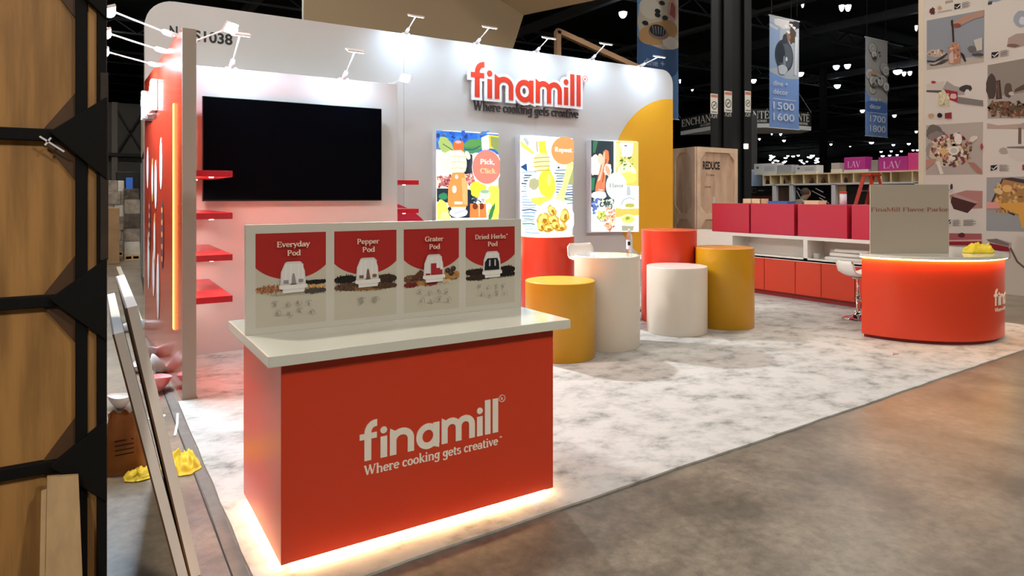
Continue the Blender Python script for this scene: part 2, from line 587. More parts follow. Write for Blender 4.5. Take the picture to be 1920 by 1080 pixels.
class Art:
    """flat picture: shapes given in the enlarged photo's pixels, laid on a world plane as layers of ink"""
    def __init__(s, ax, val, o, sc_, m=pr, step=.0007, clip=None):
        s.ax, s.val, s.o, s.sc, s.m, s.step = ax, val, o, sc_, m, step
        s.mb = MB()
        s.k = 1
        s.clip = clip

    def w(s, p, k=None):
        k = s.k if k is None else k
        q = PT(s.o[0] + p[0] / s.sc, s.o[1] + p[1] / s.sc, s.ax, s.val)
        if s.ax == 'y':
            q.y = s.val - k * s.step
        else:
            q.x = s.val - k * s.step
        return q

    def cl(s, pts):
        if not s.clip:
            return pts
        x0, y0, x1, y1 = s.clip
        for ax, lim, sg in ((0, x0, 1), (0, x1, -1), (1, y0, 1), (1, y1, -1)):
            out = []
            for i in range(len(pts)):
                a, b = pts[i], pts[(i + 1) % len(pts)]
                ia, ib = (a[ax] - lim) * sg >= 0, (b[ax] - lim) * sg >= 0
                if ia:
                    out.append(a)
                if ia != ib:
                    t = (lim - a[ax]) / (b[ax] - a[ax])
                    out.append((a[0] + (b[0] - a[0]) * t, a[1] + (b[1] - a[1]) * t))
            pts = out
            if len(pts) < 3:
                return []
        return pts

    def poly(s, col, pts):
        pts = s.cl(pts)
        if len(pts) > 2:
            s.mb.add([s.w(p) for p in pts], [tuple(range(len(pts)))], s.m(col))
            s.k += 1
        return s

    def e(s, col, cx, cy, rx, ry, rot=0):
        return s.poly(col, ell(cx, cy, rx, ry, rot))

    def b(s, col, cx, cy, rx, ry, seed=1, jag=.12, rot=0):
        return s.poly(col, blob(cx, cy, rx, ry, seed, 22, jag, rot))

    def line(s, col, pts, w):
        for q in ribbon(pts, lambda a, b: w):
            q = s.cl(q)
            if len(q) > 2:
                s.mb.add([s.w(p) for p in q], [tuple(range(len(q)))], s.m(col))
        s.k += 1
        return s

    def scatter(s, cols, x0, y0, x1, y1, n, r0, r1, seed=3, inside=None):
        r = random.Random(seed)
        for i in range(n):
            x, y = r.uniform(x0, x1), r.uniform(y0, y1)
            if inside and not inside(x, y):
                continue
            pts = s.cl(blob(x, y, r.uniform(r0, r1), r.uniform(r0, r1) * .6, r.random(), 7, .3, r.uniform(0, 3)))
            if len(pts) > 2:
                s.mb.add([s.w(p, s.k + (i % 9) * .5) for p in pts], [tuple(range(len(pts)))], s.m(r.choice(cols)))
        s.k += 5
        return s

    def text(s, txt, p0, p1, cap, col, **kw):
        a, b = s.w(p0), s.w(p1)
        d = (a - Vector((0, 0, 0))).dot(Vector((SY, CY, 0)))
        wd = (Vector((b.x, b.y, 0)) - Vector((a.x, a.y, 0))).length
        fn = fY(a.x, a.y, a.z) if s.ax == 'y' else fX(a.x, a.y, a.z)
        text_to(s.mb, txt, fn, 0, 0, wd, cap / s.sc * d / FPX, 0, s.m(col), th=.0008, **kw)
        s.k += 2
        return s


# ================================================================== THE HALL
b = MB(); b.box(-60, -25, -.3, 160, 190, 0, mat('unused', '#000000'))
b = MB()
conc = mat('polished_concrete', '#85796a', rough=.34, spec=.4, nz=(2.2, .5), col2='#5a5247', ramp=(.32, .68), bump=(6, .06, .01))
# finer mottling in the concrete
nt = conc.node_tree
bs = nt.nodes['Principled BSDF']
lk = bs.inputs['Base Color'].links[0]
src = lk.from_socket
n2 = nt.nodes.new('ShaderNodeTexNoise'); n2.inputs['Scale'].default_value = 16; n2.inputs['Detail'].default_value = 8; n2.inputs['Roughness'].default_value = .7
tc2 = nt.nodes.new('ShaderNodeTexCoord'); nt.links.new(tc2.outputs['Object'], n2.inputs['Vector'])
mx = nt.nodes.new('ShaderNodeMixRGB'); mx.blend_type = 'OVERLAY'; mx.inputs['Fac'].default_value = .9
nt.links.new(src, mx.inputs['Color1']); nt.links.new(n2.outputs['Fac'], mx.inputs['Color2']); nt.links.new(mx.outputs['Color'], bs.inputs['Base Color'])
mr = nt.nodes.new('ShaderNodeMapRange'); mr.inputs['To Min'].default_value = .2; mr.inputs['To Max'].default_value = .5
nt.links.new(n2.outputs['Fac'], mr.inputs['Value']); nt.links.new(mr.outputs['Result'], bs.inputs['Roughness'])
b.box(-60, -25, -.3, 160, 190, 0, conc)
struct(b.build('floor'))
b = MB(); b.box(-60, -25, 11.0, 160, 190, 11.4, CEILM); struct(b.build('ceiling'))
for nm, q in (('wall_left', (-60, -25, -59.6, 190)), ('wall_right', (159.6, -25, 160, 190)), ('wall_front', (-60, -25, 160, -24.6)), ('wall_back', (-60, 189.6, 160, 190))):
    b = MB(); b.box(q[0], q[1], 0, q[2], q[3], 11.0, HWALL); struct(b.build(nm))
k = 1
for y in range(12, 120, 9):
    b = MB()
    b.box(-20, y, 10.55, 110, y + .12, 10.7, TRUSS); b.box(-20, y, 9.9, 110, y + .12, 9.98, TRUSS)
    if y < 60:
        for i in range(36):
            x = -6 + i * 2
            b.bar((x, y + .06, 9.95), (x + 1, y + .06, 10.6), .05, .05, TRUSS); b.bar((x + 1, y + .06, 10.6), (x + 2, y + .06, 9.95), .05, .05, TRUSS)
    struct(b.build('trim_%d' % k)); k += 1
for x in range(6, 100, 13):
    b = MB(); b.box(x, 2, 10.1, x + .3, 140, 10.5, TRUSS); b.box(x + 5.5, 2, 9.6, x + 5.9, 140, 9.75, TRUSS)
    struct(b.build('trim_%d' % k)); k += 1
# far end wall seen at the left
b = MB()
b.box(-12, 46, 0, 8, 46.4, 7.2, mat('far_wall_panel', '#5e5b57', rough=.8, nz=(.4, .2)))
for x in (-2, 1.05, 2.65, 4.4):
    b.box(x, 45.7, 0, x + .3, 46, 7.2, mat('far_post', '#807a72', rough=.7))
b.bar((1.3, 45.8, 4.2), (2.7, 45.8, 6.8), .12, .1, DARKST); b.bar((2.7, 45.8, 4.2), (1.3, 45.8, 6.8), .12, .1, DARKST)
b.box(-2, 45.6, 4.0, 5, 45.8, 4.2, DARKST)
struct(b.build('trim_%d' % k))

# hall lamps -------------------------------------------------------
def bay_lamp(p, r, first=[None]):
    if first[0] is None:
        t = thing('high_bay_lamp', 'round high bay lamp glowing white under the dark hall ceiling', 'ceiling lamp', (0, 0, 0), 'high bay lamps of the hall')
        m = MB(); m.lathe([(0, .16), (.10, .16), (.14, .04), (.25, .0), (.25, -.02)], (0, 0, .04), DARKST, 20); m.tube([(0, 0, .2), (0, 0, 1.19)], .012, DARKST, 6)
        child(m, 'housing', t)
        hs_ = [c for c in t.children if c.name.startswith('housing')][0]
        m = MB(); m.lathe([(.24 * math.cos(q * math.pi / 16), -.26 * math.sin(q * math.pi / 16)) for q in range(9)], (0, 0, .02), BAYE, 20); child(m, 'lens', hs_)
        first[0] = t
        o = t
    else:
        o = copy_tree(first[0])
    o.location = p
    o.scale = (r * .85, r * .85, 1)
    return o


bays = [(1168, 24, .9), (1413, 150, .9), (1501, 137, 1), (1568, 124, .9), (1589, 122, .9), (1570, 160, 1.1), (1683, 133, 1.3), (1695, 136, .6), (1706, 135, .6),
        (1464, 251, .8), (1447, 250, .5), (1509, 241, .8), (1424, 260, .7), (1470, 263, 1.1), (1634, 267, 1.6), (1675, 271, 1.1), (1704, 269, 1.2), (1594, 273, .8), (1558, 270, .9),
        (1677, 216, .9), (1617, 207, 1), (1718, 246, .8), (1652, 284, 1.2), (1671, 283, 1), (1690, 283, 1), (1655, 292, 1.7), (1668, 291, 1.3), (1682, 290, 1.2), (1712, 281, 1), (1720, 281, 1),
        (1718, 49, .3), (1298, 165, .5), (1275, 150, .3), (1505, 4, .3), (1590, 11, .6), (1578, 11, .5)]
r_ = random.Random(5)
far_ = []
while len(far_) < 26:
    q = (1444 + r_.random() * 92, 291 + r_.random() ** 1.6 * 15, 1.2 + r_.random() * 1.0)
    if all((PT(q[0], q[1], 'z', 9.8) - PT(w[0], w[1], 'z', 9.8)).length > 2 for w in far_):
        far_.append(q)
bays += far_
for (u, v, r) in bays:
    bay_lamp(PT(u, v, 'z', 9.8), r)
for i, (x, y, z, f) in enumerate(HALL_AND_FILL_SPOTS):
    o = bay_lamp((x, y, z), 1.6)  # added fill floods get a bay lamp body as well
    la = bpy.data.lights.new('hall_and_fill_flood', 'AREA')
    la.shape = 'DISK'; la.size = .8; la.energy = HALL_W * f; la.color = WARM
    lo = bpy.data.objects.new('hall_and_fill_flood', la); COL.objects.link(lo)
    lo.parent = o; lo.location = (0, 0, -.06); lo.scale = (1 / 1.6, 1 / 1.6, 1)
    tx = Vector((5, 6, 0)) - Vector((x, y, z))
    lo.rotation_euler = (tx * (.5 if y < -3 else 0) + Vector((0, 0, -6))).to_track_quat('-Z', 'Y').to_euler()

# ================================================================== CARPET
carp = bpy.data.materials.new('mottled_carpet'); carp.use_nodes = True
nt = carp.node_tree; bs = nt.nodes['Principled BSDF']; bs.inputs['Roughness'].default_value = .95; bs.inputs['Specular IOR Level'].default_value = .1
tc = nt.nodes.new('ShaderNodeTexCoord'); mp = nt.nodes.new('ShaderNodeMapping'); mp.inputs['Rotation'].default_value = (0, 0, .75); mp.inputs['Scale'].default_value = (1.0, 1.25, 1)
nt.links.new(tc.outputs['Object'], mp.inputs['Vector'])
n1 = nt.nodes.new('ShaderNodeTexNoise'); n1.inputs['Scale'].default_value = 3.6; n1.inputs['Detail'].default_value = 7; n1.inputs['Roughness'].default_value = .68; n1.inputs['Distortion'].default_value = 0.
nt.links.new(mp.outputs['Vector'], n1.inputs['Vector'])
rp = nt.nodes.new('ShaderNodeValToRGB')
els = rp.color_ramp.elements
els[0].position = .30; els[0].color = (.20, .195, .18, 1)
els[1].position = .56; els[1].color = (.51, .50, .475, 1)
e2 = els.new(.44); e2.color = (.41, .40, .375, 1)
nt.links.new(n1.outputs['Fac'], rp.inputs['Fac']); nt.links.new(rp.outputs['Color'], bs.inputs['Base Color'])
n3 = nt.nodes.new('ShaderNodeTexNoise'); n3.inputs['Scale'].default_value = 350; nt.links.new(tc.outputs['Object'], n3.inputs['Vector'])
bp = nt.nodes.new('ShaderNodeBump'); bp.inputs['Strength'].default_value = .35; bp.inputs['Distance'].default_value = .004
nt.links.new(n3.outputs['Fac'], bp.inputs['Height']); nt.links.new(bp.outputs['Normal'], bs.inputs['Normal'])
r = random.Random(2)
pts = []
N = 60
for i in range(N + 1):
    x = .60 + (10.2 - .60) * i / N
    pts.append((x, 2.785 + .0425 * x + r.uniform(-.006, .006)))
pts += [(10.2, 9.09), (3.2, 9.09), (3.2, 7.675), (.75, 7.675), (.75, 6.02), (.60, 6.02)]
pts += [(.60 + r.uniform(-.005, .005), 6.02 - i * .3) for i in range(1, 11)]
b = MB(); b.prism(pts, lambda x, y, z: Vector((x, y, z)), 0, .012, carp)
tag(b.build('carpet'), 'light grey carpet with dark mottled blotches covering the whole booth floor', 'carpet')
ZC = .012
b = MB()
rr = random.Random(4)
pp = [(.535 + rr.uniform(-.004, .004), 2.4 + i * .25) for i in range(28)]
pp += [(.592, y) for x, y in reversed(pp)]
b.prism(pp, lambda x, y, z: Vector((x, y, z)), 0, .003, mat('grey_pad', '#6d645c', rough=.7, nz=(6, .3)))
b.box(.525, 2.4, 0, .533, 9.1, .002, mat('dark_seam', '#1c1a18', rough=.8))
tag(b.build('floor_strip'), 'thin grey padding strip lying on the concrete along the carpet left edge', 'floor strip')

# ================================================================== BOOTH WALLS
BY = 9.1
TV_Y = 7.68
b = MB()
# back wall with rounded top corners
R0, R1 = .32, .26
pts = [(.55, 0), (9.38, 0)] + _arc(9.38 - R1, 4.055 - R1, R1, R1, 0, 90, 8) + _arc(.55 + R0, 4.055 - R0, R0, R0, 90, 180, 8)
b.prism(pts, fY(0, BY, 0), -.15, 0, WALLW, back=True)
wb = struct(b.build('wall_inner_back'))
b = MB(); b.box(3.875, BY - .001, 0, 3.881, BY, 4.055, mat('seam_grey', '#8f9299')); child(b, 'panel_seam', wb)
b = MB()
yel = [(9.4 + 1.59 * math.cos(a * math.pi / 60), 1.93 + 1.59 * math.sin(a * math.pi / 60)) for a in range(30, 91)]
yel = [(min(x, 9.379), max(z, .35)) for x, z in yel]
b.flat([(9.379, .35)] + [(9.379, 3.51)] + [p for p in yel if p[0] < 9.379], fY(0, BY, 0), .0015, YGRA)
child(b, 'yellow_disc_graphic', wb)
b = MB(); b.flat(ell(3.5, .62, .98, .98, n=60), fY(0, BY, 0), .002, CRIM); child(b, 'crimson_disc_graphic', wb)
b = MB()
NT = mat('number_black', '#1b1b1e', rough=.5)
p0 = PT(318, 68, 'y', BY); p1 = PT(333, 70, 'y', BY)
text_to(b, 'N', fY(p0.x, BY, p0.z), 0, 0, p1.x - p0.x, .13, .001, NT, serif=False, bold=.03)
p0 = PT(363, 76, 'y', BY); p1 = PT(436, 80, 'y', BY)
text_to(b, 'S1038', fY(p0.x, BY, p0.z), 0, 0, p1.x - p0.x, .13, .001, NT, serif=False, bold=.03)
child(b, 'booth_number', wb)

# block with the screen
b = MB(); b.box(.74, TV_Y, 0, 3.19, BY - .16, 3.05, WALLW)
tvw = struct(b.build('wall_inner_front', bevel=.004))
# side panel
b = MB()
b.hexa([(.635, 6.05, 0), (.735, 6.05, 0), (.735, BY, 0), (.546, BY, 0), (.635, 6.05, 3.05), (.735, 6.05, 3.05), (.735, BY, 3.05), (.546, BY, 3.05)], REDG)
wl = struct(b.build('wall_inner_left'))
b = MB(); b.box(.633, 6.035, 0, .737, 6.05, 3.052, POSTG); child(b, 'edge_band', wl, label='grey edge band on the narrow front end')
b = MB(); b.box(.7352, 6.055, 0, .7372, TV_Y, 3.05, RED); child(b, 'inner_face_sheet', wl)
b = MB()
for zz, dz, ls in ((.52, 2.5, 1),):
    b.box(.608, 6.45, zz, .634, 6.52, zz + 1.96, LEDO)
    b.box(.612, 6.425, zz, .634, 6.45, zz + 1.96, LEDR)
    b.box(.612, 6.52, zz, .634, 6.545, zz + 1.96, LEDR)
b2 = MB(); b2.box(.7375, 6.42, .52, .752, 6.47, 2.48, mat('added_red_glow', (1.0, .15, .07), emit=180)); tag(b2.build('led_channel'), 'glowing red light strip on the inner side of the red wall behind its front end', 'light strip')  # unseen strip, added to cast the pink glow on the screen wall
led = tag(b.build('led_channel'), 'vertical glowing amber light strip on the red side wall', 'light strip')
fn = lambda x, y, z: Vector((.632 - (8.95 - x - 6.05) * 0 - ((8.95 - x) - 6.05) * .0292 - z, 8.95 - x, 2.58 + y))
b = MB(); put(b, logo_outline(.26), fn, 0, 0, .30, .30, .001, .05, mat('white_backer', '#f0f0f2', rough=.4))
pt_ = tag(b.build('wall_sign'), 'white raised logo lettering mounted high on the red side wall', 'sign')
b = MB()
WV = [mat('print_white', '#e8d4cf'), mat('print_brown', '#5d3a34'), mat('print_tan', '#d98a4a'), mat('print_white', '#e8d4cf')]
r = random.Random(8)
for (y, z, rz, ci) in [(8.7, 2.0, .24, 0), (8.2, 1.85, .24, 2), (7.9, 1.8, .26, 0), (7.45, 2.0, .26, 0), (8.5, 1.35, .3, 1), (7.35, 1.3, .34, 1), (8.0, 1.2, .3, 2), (8.6, .95, .33, 0), (8.1, .85, .25, 0), (7.7, .75, .34, 0)]:
    f2 = lambda a, c, d, y=y, z=z: Vector((.633 - ((y - a) - 6.05) * .0292 - .002 - d, y - a, z + c))
    b.flat(ell(0, 0, .11, rz), f2, .001, WV[ci])
    if ci == 1:
        for q in range(5):
            b.flat(ell(0, -rz * .7 + q * rz * .35, .06, .03), f2, .003, WV[2])
    else:
        b.flat(ell(0, 0, .06, rz * .7), f2, .003, mat('print_pale', '#f3ece6'))
child(b, 'leaf_pattern', wl)

# shelves -----------------------------------------------------------
def shelf(x0, y0, x1, y1, ztop, th, label, group):
    t = thing('wall_shelf', label, 'shelf', ((x0 + x1) / 2, (y0 + y1) / 2, ztop - th), group)
    m = MB(); m.box(x0, y0, ztop - th, x1, y1, ztop, SHELFRED); child(m, 'board', t, .002)
    m = MB()
    for yy in (y0 + .09, y1 - .25):
        m.lathe([(0, -.008), (.018, -.008), (.02, 0)], ((x0 + x1) / 2, yy, ztop - th), PUCK, 16)
        child(m, 'puck_light', t)
        m = MB()
        la = bpy.data.lights.new('puck', 'SPOT'); la.energy = 5; la.color = (1, .74, .66); la.spot_size = 2.5; la.spot_blend = .6; la.shadow_soft_size = .03
        lo = bpy.data.objects.new('puck', la); COL.objects.link(lo); lo.parent = t
        lo.location = Vector(((x0 + x1) / 2, yy, ztop - th - .02)) - Vector(t['_w'])
    return t


zs = [.80, 1.165, 1.53, 1.90]
for z, lb in zip(zs, ['lowest', 'second lowest', 'second highest', 'highest']):
    shelf(.739, 6.29, 1.06, TV_Y - .002, z, .055, lb + ' red shelf on the inside of the red side wall by the big screen', 'red shelves beside the screen')
for z, lb in ((1.515, 'lower'), (1.875, 'upper')):
    p = PT(780, 340, 'x', 3.5)
    shelf(3.192, 7.78, 3.52, 8.8, z, .055, lb + ' red shelf on the right side of the screen block', 'red shelves behind the screen block')

# television ---------------------------------------------------------
tv = thing('television', 'large flat television with a dark blank screen hung on the white wall', 'television', (1.957, TV_Y - .1, 1.62))
b = MB(); b.box(.98, TV_Y - .13, 1.622, 2.935, TV_Y - .09, 2.716, BLACK); child(b, 'housing', tv, .004)
b = MB(); b.box(.988, TV_Y - .132, 1.636, 2.927, TV_Y - .129, 2.708, SCREEN); child(b, 'screen', tv)
b = MB(); b.box(1.6, TV_Y - .09, 1.9, 2.3, TV_Y, 2.45, DARKST); child(b, 'wall_mount', tv)

# arm lamps ----------------------------------------------------------
GLARE = mat('glaring_led', (.92, .96, 1.0), emit=30)
def arm_lamp(base, head, aim, label, group, watts, glow=False, w=.22, col=COOL):
    base, head, aim = Vector(base), Vector(head), Vector(aim)
    t = thing('arm_lamp', label, 'display lamp', base, group)
    m = MB(); m.box(base.x - .06, base.y - .035, base.z, base.x + .06, base.y + .035, base.z + .015, LAMPW); child(m, 'clamp', t, .003)
    d = (head - base).normalized()
    m = MB(); m.tube([base + Vector((0, 0, .01)), base + d * .06, base + d * .14, base + d * .16], [.018, .028, .024, .012], LAMPW, 10); child(m, 'driver_housing', t)
    m = MB(); m.tube([base + d * .15, head], .008, LAMPW, 8); child(m, 'arm', t)
    q = (aim - head).to_track_quat('-Z', 'Y')
    R = q.to_matrix()
    def box_local(x0, y0, z0, x1, y1, z1, mt):
        mm = MB()
        mm.hexa([head + R @ Vector(c) for c in [(x0, y0, z0), (x1, y0, z0), (x1, y1, z0), (x0, y1, z0), (x0, y0, z1), (x1, y0, z1), (x1, y1, z1), (x0, y1, z1)]], mt)
        return mm
    hd = child(box_local(-w / 2, -.055, -.01, w / 2, .055, .012, LAMPW), 'lamp_head', t, .003)
    mm = box_local(-w / 2 + .012, -.045, -.014, w / 2 - .012, .045, -.0105, LAMPE)
    if glow:
        vs_, fs_ = [], []
        for i in range(7):
            for j in range(16):
                a_, b_ = math.pi / 2 * i / 6, 2 * math.pi * j / 16
                vs_.append(head + R @ Vector((.07 * math.cos(a_) * math.cos(b_), .05 * math.cos(a_) * math.sin(b_), -.0145 - .05 * math.sin(a_))))
        for i in range(6):
            for j in range(16):
                fs_.append((i * 16 + j, i * 16 + (j + 1) % 16, (i + 1) * 16 + (j + 1) % 16, (i + 1) * 16 + j))
        mm.add(vs_, fs_, GLARE, True)
    child(mm, 'diffuser', hd)
    if watts:
        la = bpy.data.lights.new('lamp_light', 'AREA'); la.shape = 'RECTANGLE'; la.size = w; la.size_y = .1; la.energy = watts; la.color = col; la.spread = 2.7
        lo = bpy.data.objects.new('lamp_light', la); COL.objects.link(lo); lo.parent = t
        lo.location = head - base + R @ Vector((0, 0, -.075 if glow else -.02)); lo.rotation_euler = q.to_euler()
    return t


gb = 'arm lamps along the tall back wall'
bk = [((760, 60), (780, 30)), ((892, 81), (918, 51)), ((1004, 99), (1029, 71)), ((1108, 114), (1136, 82)), ((1198, 127), (1236, 106))]
nm = ['arm lamp on the tall back wall top above the wall seam', 'arm lamp on the back wall top above the big sign first letters',
      'middle arm lamp of five on the back wall top, above the big sign', 'fourth arm lamp from the left on the back wall top, before the timber frame', 'rightmost arm lamp on the back wall top, in front of the blue banner']
for (bq, hq), l_ in zip(bk, nm):
    p = PT(bq[0], bq[1], 'y', BY + .03); p.z = 4.056
    h = PT(hq[0], hq[1], 'y', BY - .42)
    arm_lamp(p, h, (h.x, BY, 2.9), l_, gb, 11)
p = PT(433, 118, 'y', TV_Y + .03); h = PT(450, 64, 'y', TV_Y - .42)
arm_lamp((p.x, TV_Y + .04, 3.051), h, (h.x, TV_Y, 2.3), 'arm lamp on the screen wall top, left of the two above the television', 'arm lamps above the television', 11, w=.2)
p = PT(644, 140, 'y', TV_Y + .03); h = PT(666, 95, 'y', TV_Y - .42)
arm_lamp((p.x, TV_Y + .04, 3.051), h, (h.x, TV_Y, 2.3), 'arm lamp on the screen wall top, right of the two above the television', 'arm lamps above the television', 11, w=.2)
# glaring lamp at the right corner of the screen block and at the red wall's end
h = PT(759, 146, 'y', 7.95)
arm_lamp((3.15, 8.15, 3.051), h, (5.2, 3.0, .2), 'glaring arm lamp at the right top corner of the screen block', 'arm lamps aimed over the booth', 165, w=.16, glow=True, col=(.95, .97, 1.0))
h = PT(432, 52, 'y', 6.9)
arm_lamp((.70, 6.8, 3.051), h, (4.2, 3.2, .2), 'glaring arm lamp reaching inward from the red side wall top', 'arm lamps aimed over the booth', 12, w=.16, glow=True, col=(.95, .97, 1.0))
ol = [((310, 62), (203, 18), 'nearest'), ((302, 103), (196, 60), 'middle'), ((278, 133), (193, 95), 'farthest')]
ys = [6.45, 7.2, 8.0]
for (bq, hq, l_), y in zip(ol, ys):
    hx = PT(hq[0], hq[1], 'y', y)
    arm_lamp((.67, y, 3.051), hx, (.62, y, 2.0), l_ + ' of three bright arm lamps reaching outward over the red side wall', 'arm lamps outside the red wall', 55, w=.2, glow=True)

# big sign on the back wall ------------------------------------------
sg = thing('wall_sign', 'large red raised logo lettering with white outline high on the back wall', 'sign', (6.0, BY, 3.2))
U = .555
fn = fY(4.946, BY, 3.207)
SW = mat('sign_white', '#eceef2', rough=.4)
SR = mat('sign_red', '#d23a22', rough=.35)
b = MB(); put(b, logo_outline(.32), fn, 0, 0, U, U, .05, .085, SW)
b.prism(ell(4.03 * U, .86 * U, .13 * U, .13 * U), fn, .05, .088, SW)
child(b, 'outline', sg, label='white outline plate behind the letters')
b = MB(); put(b, logo_polys(.155), fn, 0, 0, U, U, .085, .092, SR); put(b, reg_mark(4.03, .86, .095), fn, 0, 0, U, U, .088, .092, SR)
child(b, 'letters', sg)
b = MB(); text_to(b, 'Where cooking gets creative', fn, .133 * U, -.36 * U, 3.70 * U, .15, .03, mat('tagline_dark', '#3a3334', rough=.5), th=.02, T=.135, t=.06)
child(b, 'tagline', sg, label='dark brown tagline lettering below')
b = MB()
for q in range(0, 8):
    x = (.2 + q * .5) * U
    b.tube([fn(x, .12 if q != 0 else .2, 0), fn(x, .12 if q != 0 else .2, .05)], .008, LAMPW, 6)
child(b, 'stand_off', sg)

# lightboxes ----------------------------------------------------------
def lightbox(x0, x1, z0, z1, label):
    t = thing('lightbox', label, 'lightbox', ((x0 + x1) / 2, BY, z0), 'backlit posters on the back wall')
    m = MB(); m.box(x0, BY - .118, z0, x1, BY, z1, mat('box_frame', '#c8cbd2', rough=.4)); child(m, 'frame', t, .004)
    return t


Z0, Z1 = 1.04, 2.645
lb = [lightbox(4.335, 5.44, Z0, Z1, 'backlit poster of a hand holding an orange mill, Pick, Click.'),
      lightbox(5.81, 6.91, Z0, Z1, 'backlit poster of a hand with yellow mill over pasta bowl, Repeat.'),
      lightbox(7.275, 8.37, Z0, Z1, 'backlit poster split in food pictures with white circle, Flavor.')]
PY = BY - .1185
# poster 1
a = Art('y', PY, (800, 240), 6, gl, clip=(108, 30, 806, 1500))
a.poly('#ffffe8', [(100, 20), (810, 60), (810, 1500), (100, 1500)])
a.poly('#2f6fd0', [(108, 28), (806, 72), (806, 300), (108, 240)])
a.scatter(['#3f86e8', '#1d3f8a', '#5c7fa8', '#2a5cc0'], 115, 40, 800, 240, 60, 14, 46, 1)
a.b('#a8c06c', 215, 200, 70, 110, 3, .1, -.6); a.b('#5a9a50', 540, 190, 130, 60, 4, .1); a.b('#4a8c66', 500, 250, 90, 40, 6)
a.line('#2a4858', [(180, 180), (290, 250)], 8); a.line('#2b5060', [(420, 240), (520, 245), (600, 200)], 10)
a.poly('#1d2b3a', [(405, 270), (510, 300), (520, 520), (420, 520)])
a.poly('#f0d040', [(690, 75), (806, 90), (806, 240), (700, 230)]); a.poly('#8fa060', [(715, 95), (806, 110), (806, 280), (720, 200)])
a.poly('#fffff0', [(610, 110), (690, 75), (700, 240), (620, 250)])
a.b('#c07878', 190, 590, 85, 75, 7, .2); a.scatter(['#e8b0a8', '#8a3c48', '#f5dcc8', '#b06060'], 115, 530, 270, 670, 45, 10, 24, 2)
a.b('#c07070', 480, 570, 55, 70, 8, .2); a.scatter(['#e8b0a8', '#8a3c48', '#f5dcc8'], 430, 520, 540, 640, 20, 9, 18, 9)
a.poly('#20303c', [(108, 680), (240, 680), (240, 840), (108, 830)]); a.b('#358a60', 180, 770, 50, 40, 3)
a.poly('#1c2c3c', [(450, 690), (520, 700), (560, 800), (520, 1010), (210, 1010), (230, 900)])
a.b('#e8f040', 570, 690, 90, 100, 9, .12); a.b('#eef860', 750, 830, 90, 190, 10, .15)
a.b('#3d8a4c', 720, 960, 22, 110, 3, .2, .3)
a.b('#f4f06a', 150, 930, 90, 110, 11, .15); a.b('#f8f8a0', 200, 1000, 60, 60, 2); a.b('#ffffff', 160, 420, 90, 120, 5)
a.poly('#f49a50', [(280, 500), (415, 500), (425, 560), (450, 640), (452, 870), (430, 890), (250, 890), (228, 860), (235, 660), (262, 570)])
a.poly('#f8b878', [(380, 560), (425, 560), (450, 640), (450, 860), (400, 860)])
a.poly('#e07040', [(292, 160), (330, 140), (395, 145), (408, 170), (408, 270), (292, 250)]); a.e('#f0b0a0', 345, 160, 35, 16)
a.poly('#ffffd8', [(205, 280), (250, 255), (380, 250), (420, 290), (440, 380), (440, 430), (425, 490), (330, 500), (230, 510), (150, 470), (130, 380)])
a.b('#ffffe0', 450, 310, 28, 50, 3, .06, -.4); a.line('#9aa050', [(412, 270), (440, 340), (470, 355)], 5)
for y in (325, 385, 455):
    a.line('#b8b070', [(260, y), (330, y - 6), (430, y + 4)], 6)
a.line('#606a50', [(300, 390), (300, 440)], 4)
a.e('#fffdf0', 300, 690, 24, 42); a.e('#f8d0d0', 325, 550, 20, 26)
a.poly('#ffffff', [(300, 828), (388, 828), (388, 856), (300, 856)])
a.poly('#fff0b0', [(262, 888), (430, 888), (420, 940), (275, 940)]); a.b('#eef6ff', 345, 950, 105, 55, 4, .05); a.line('#88a0c8', [(300, 960), (380, 935), (440, 920)], 6)
a.b('#d8f0d0', 640, 750, 65, 60, 3, .05); a.e('#9ac0a0', 640, 715, 50, 20); a.b('#f4fff4', 680, 880, 35, 40, 4)
a.poly('#e88a48', [(475, 850), (650, 850), (660, 1010), (470, 1010)]); a.scatter(['#ffffff', '#a0a8b0', '#404a58'], 500, 780, 640, 850, 22, 8, 22, 5)
a.e('#803820', 530, 880, 30, 36); a.e('#803820', 600, 880, 30, 36); a.line('#ffe0b0', [(575, 860), (575, 1000)], 9)
a.b('#f5e070', 300, 1200, 180, 160, 8, .1); a.b('#f08040', 620, 1200, 150, 130, 9, .1)
a.e('#ffffff', 660, 445, 168, 196); a.e('#e08878', 657, 440, 160, 190); a.text('Pick,', (582, 405), (748, 412), 54, '#ffffff', T=.15, t=.08); a.text('Click.', (582, 508), (775, 514), 54, '#ffcf98', T=.14, t=.07)
child(a.mb, 'print', lb[0])
# poster 2
a = Art('y', PY, (960, 240), 5.143, gl, clip=(77, 70, 582, 1500))
a.poly('#f4ffff', [(70, 60), (590, 100), (590, 1500), (70, 1500)])
a.poly('#eef070', [(77, 130), (110, 140), (215, 235), (190, 250), (90, 180)]); a.line('#304a50', [(115, 100), (155, 165)], 6); a.line('#304a50', [(130, 95), (160, 150)], 5)
a.poly('#20508a', [(80, 375), (140, 340), (146, 420)])
r = random.Random(3)
for i in range(26):
    y = 430 + i * 26
    x = 77 + r.random() * 40
    a.line(r.choice(['#5878a0', '#2e7858', '#88a8c8', '#38507a', '#a8c4e0']), [(x, y), (x + 80, y + r.uniform(-12, 12)), (x + r.uniform(110, 190), y + r.uniform(-12, 12))], r.uniform(6, 13))
    x = 400 + r.random() * 30
    if y < 760:
        a.line(r.choice(['#5878a0', '#2e7858', '#6888b0', '#38507a']), [(x, y - 20), (x + 90, y - 20 + r.uniform(-10, 10)), (582, y - 20)], r.uniform(6, 13))
a.b('#a8b078', 560, 480, 40, 70, 5)
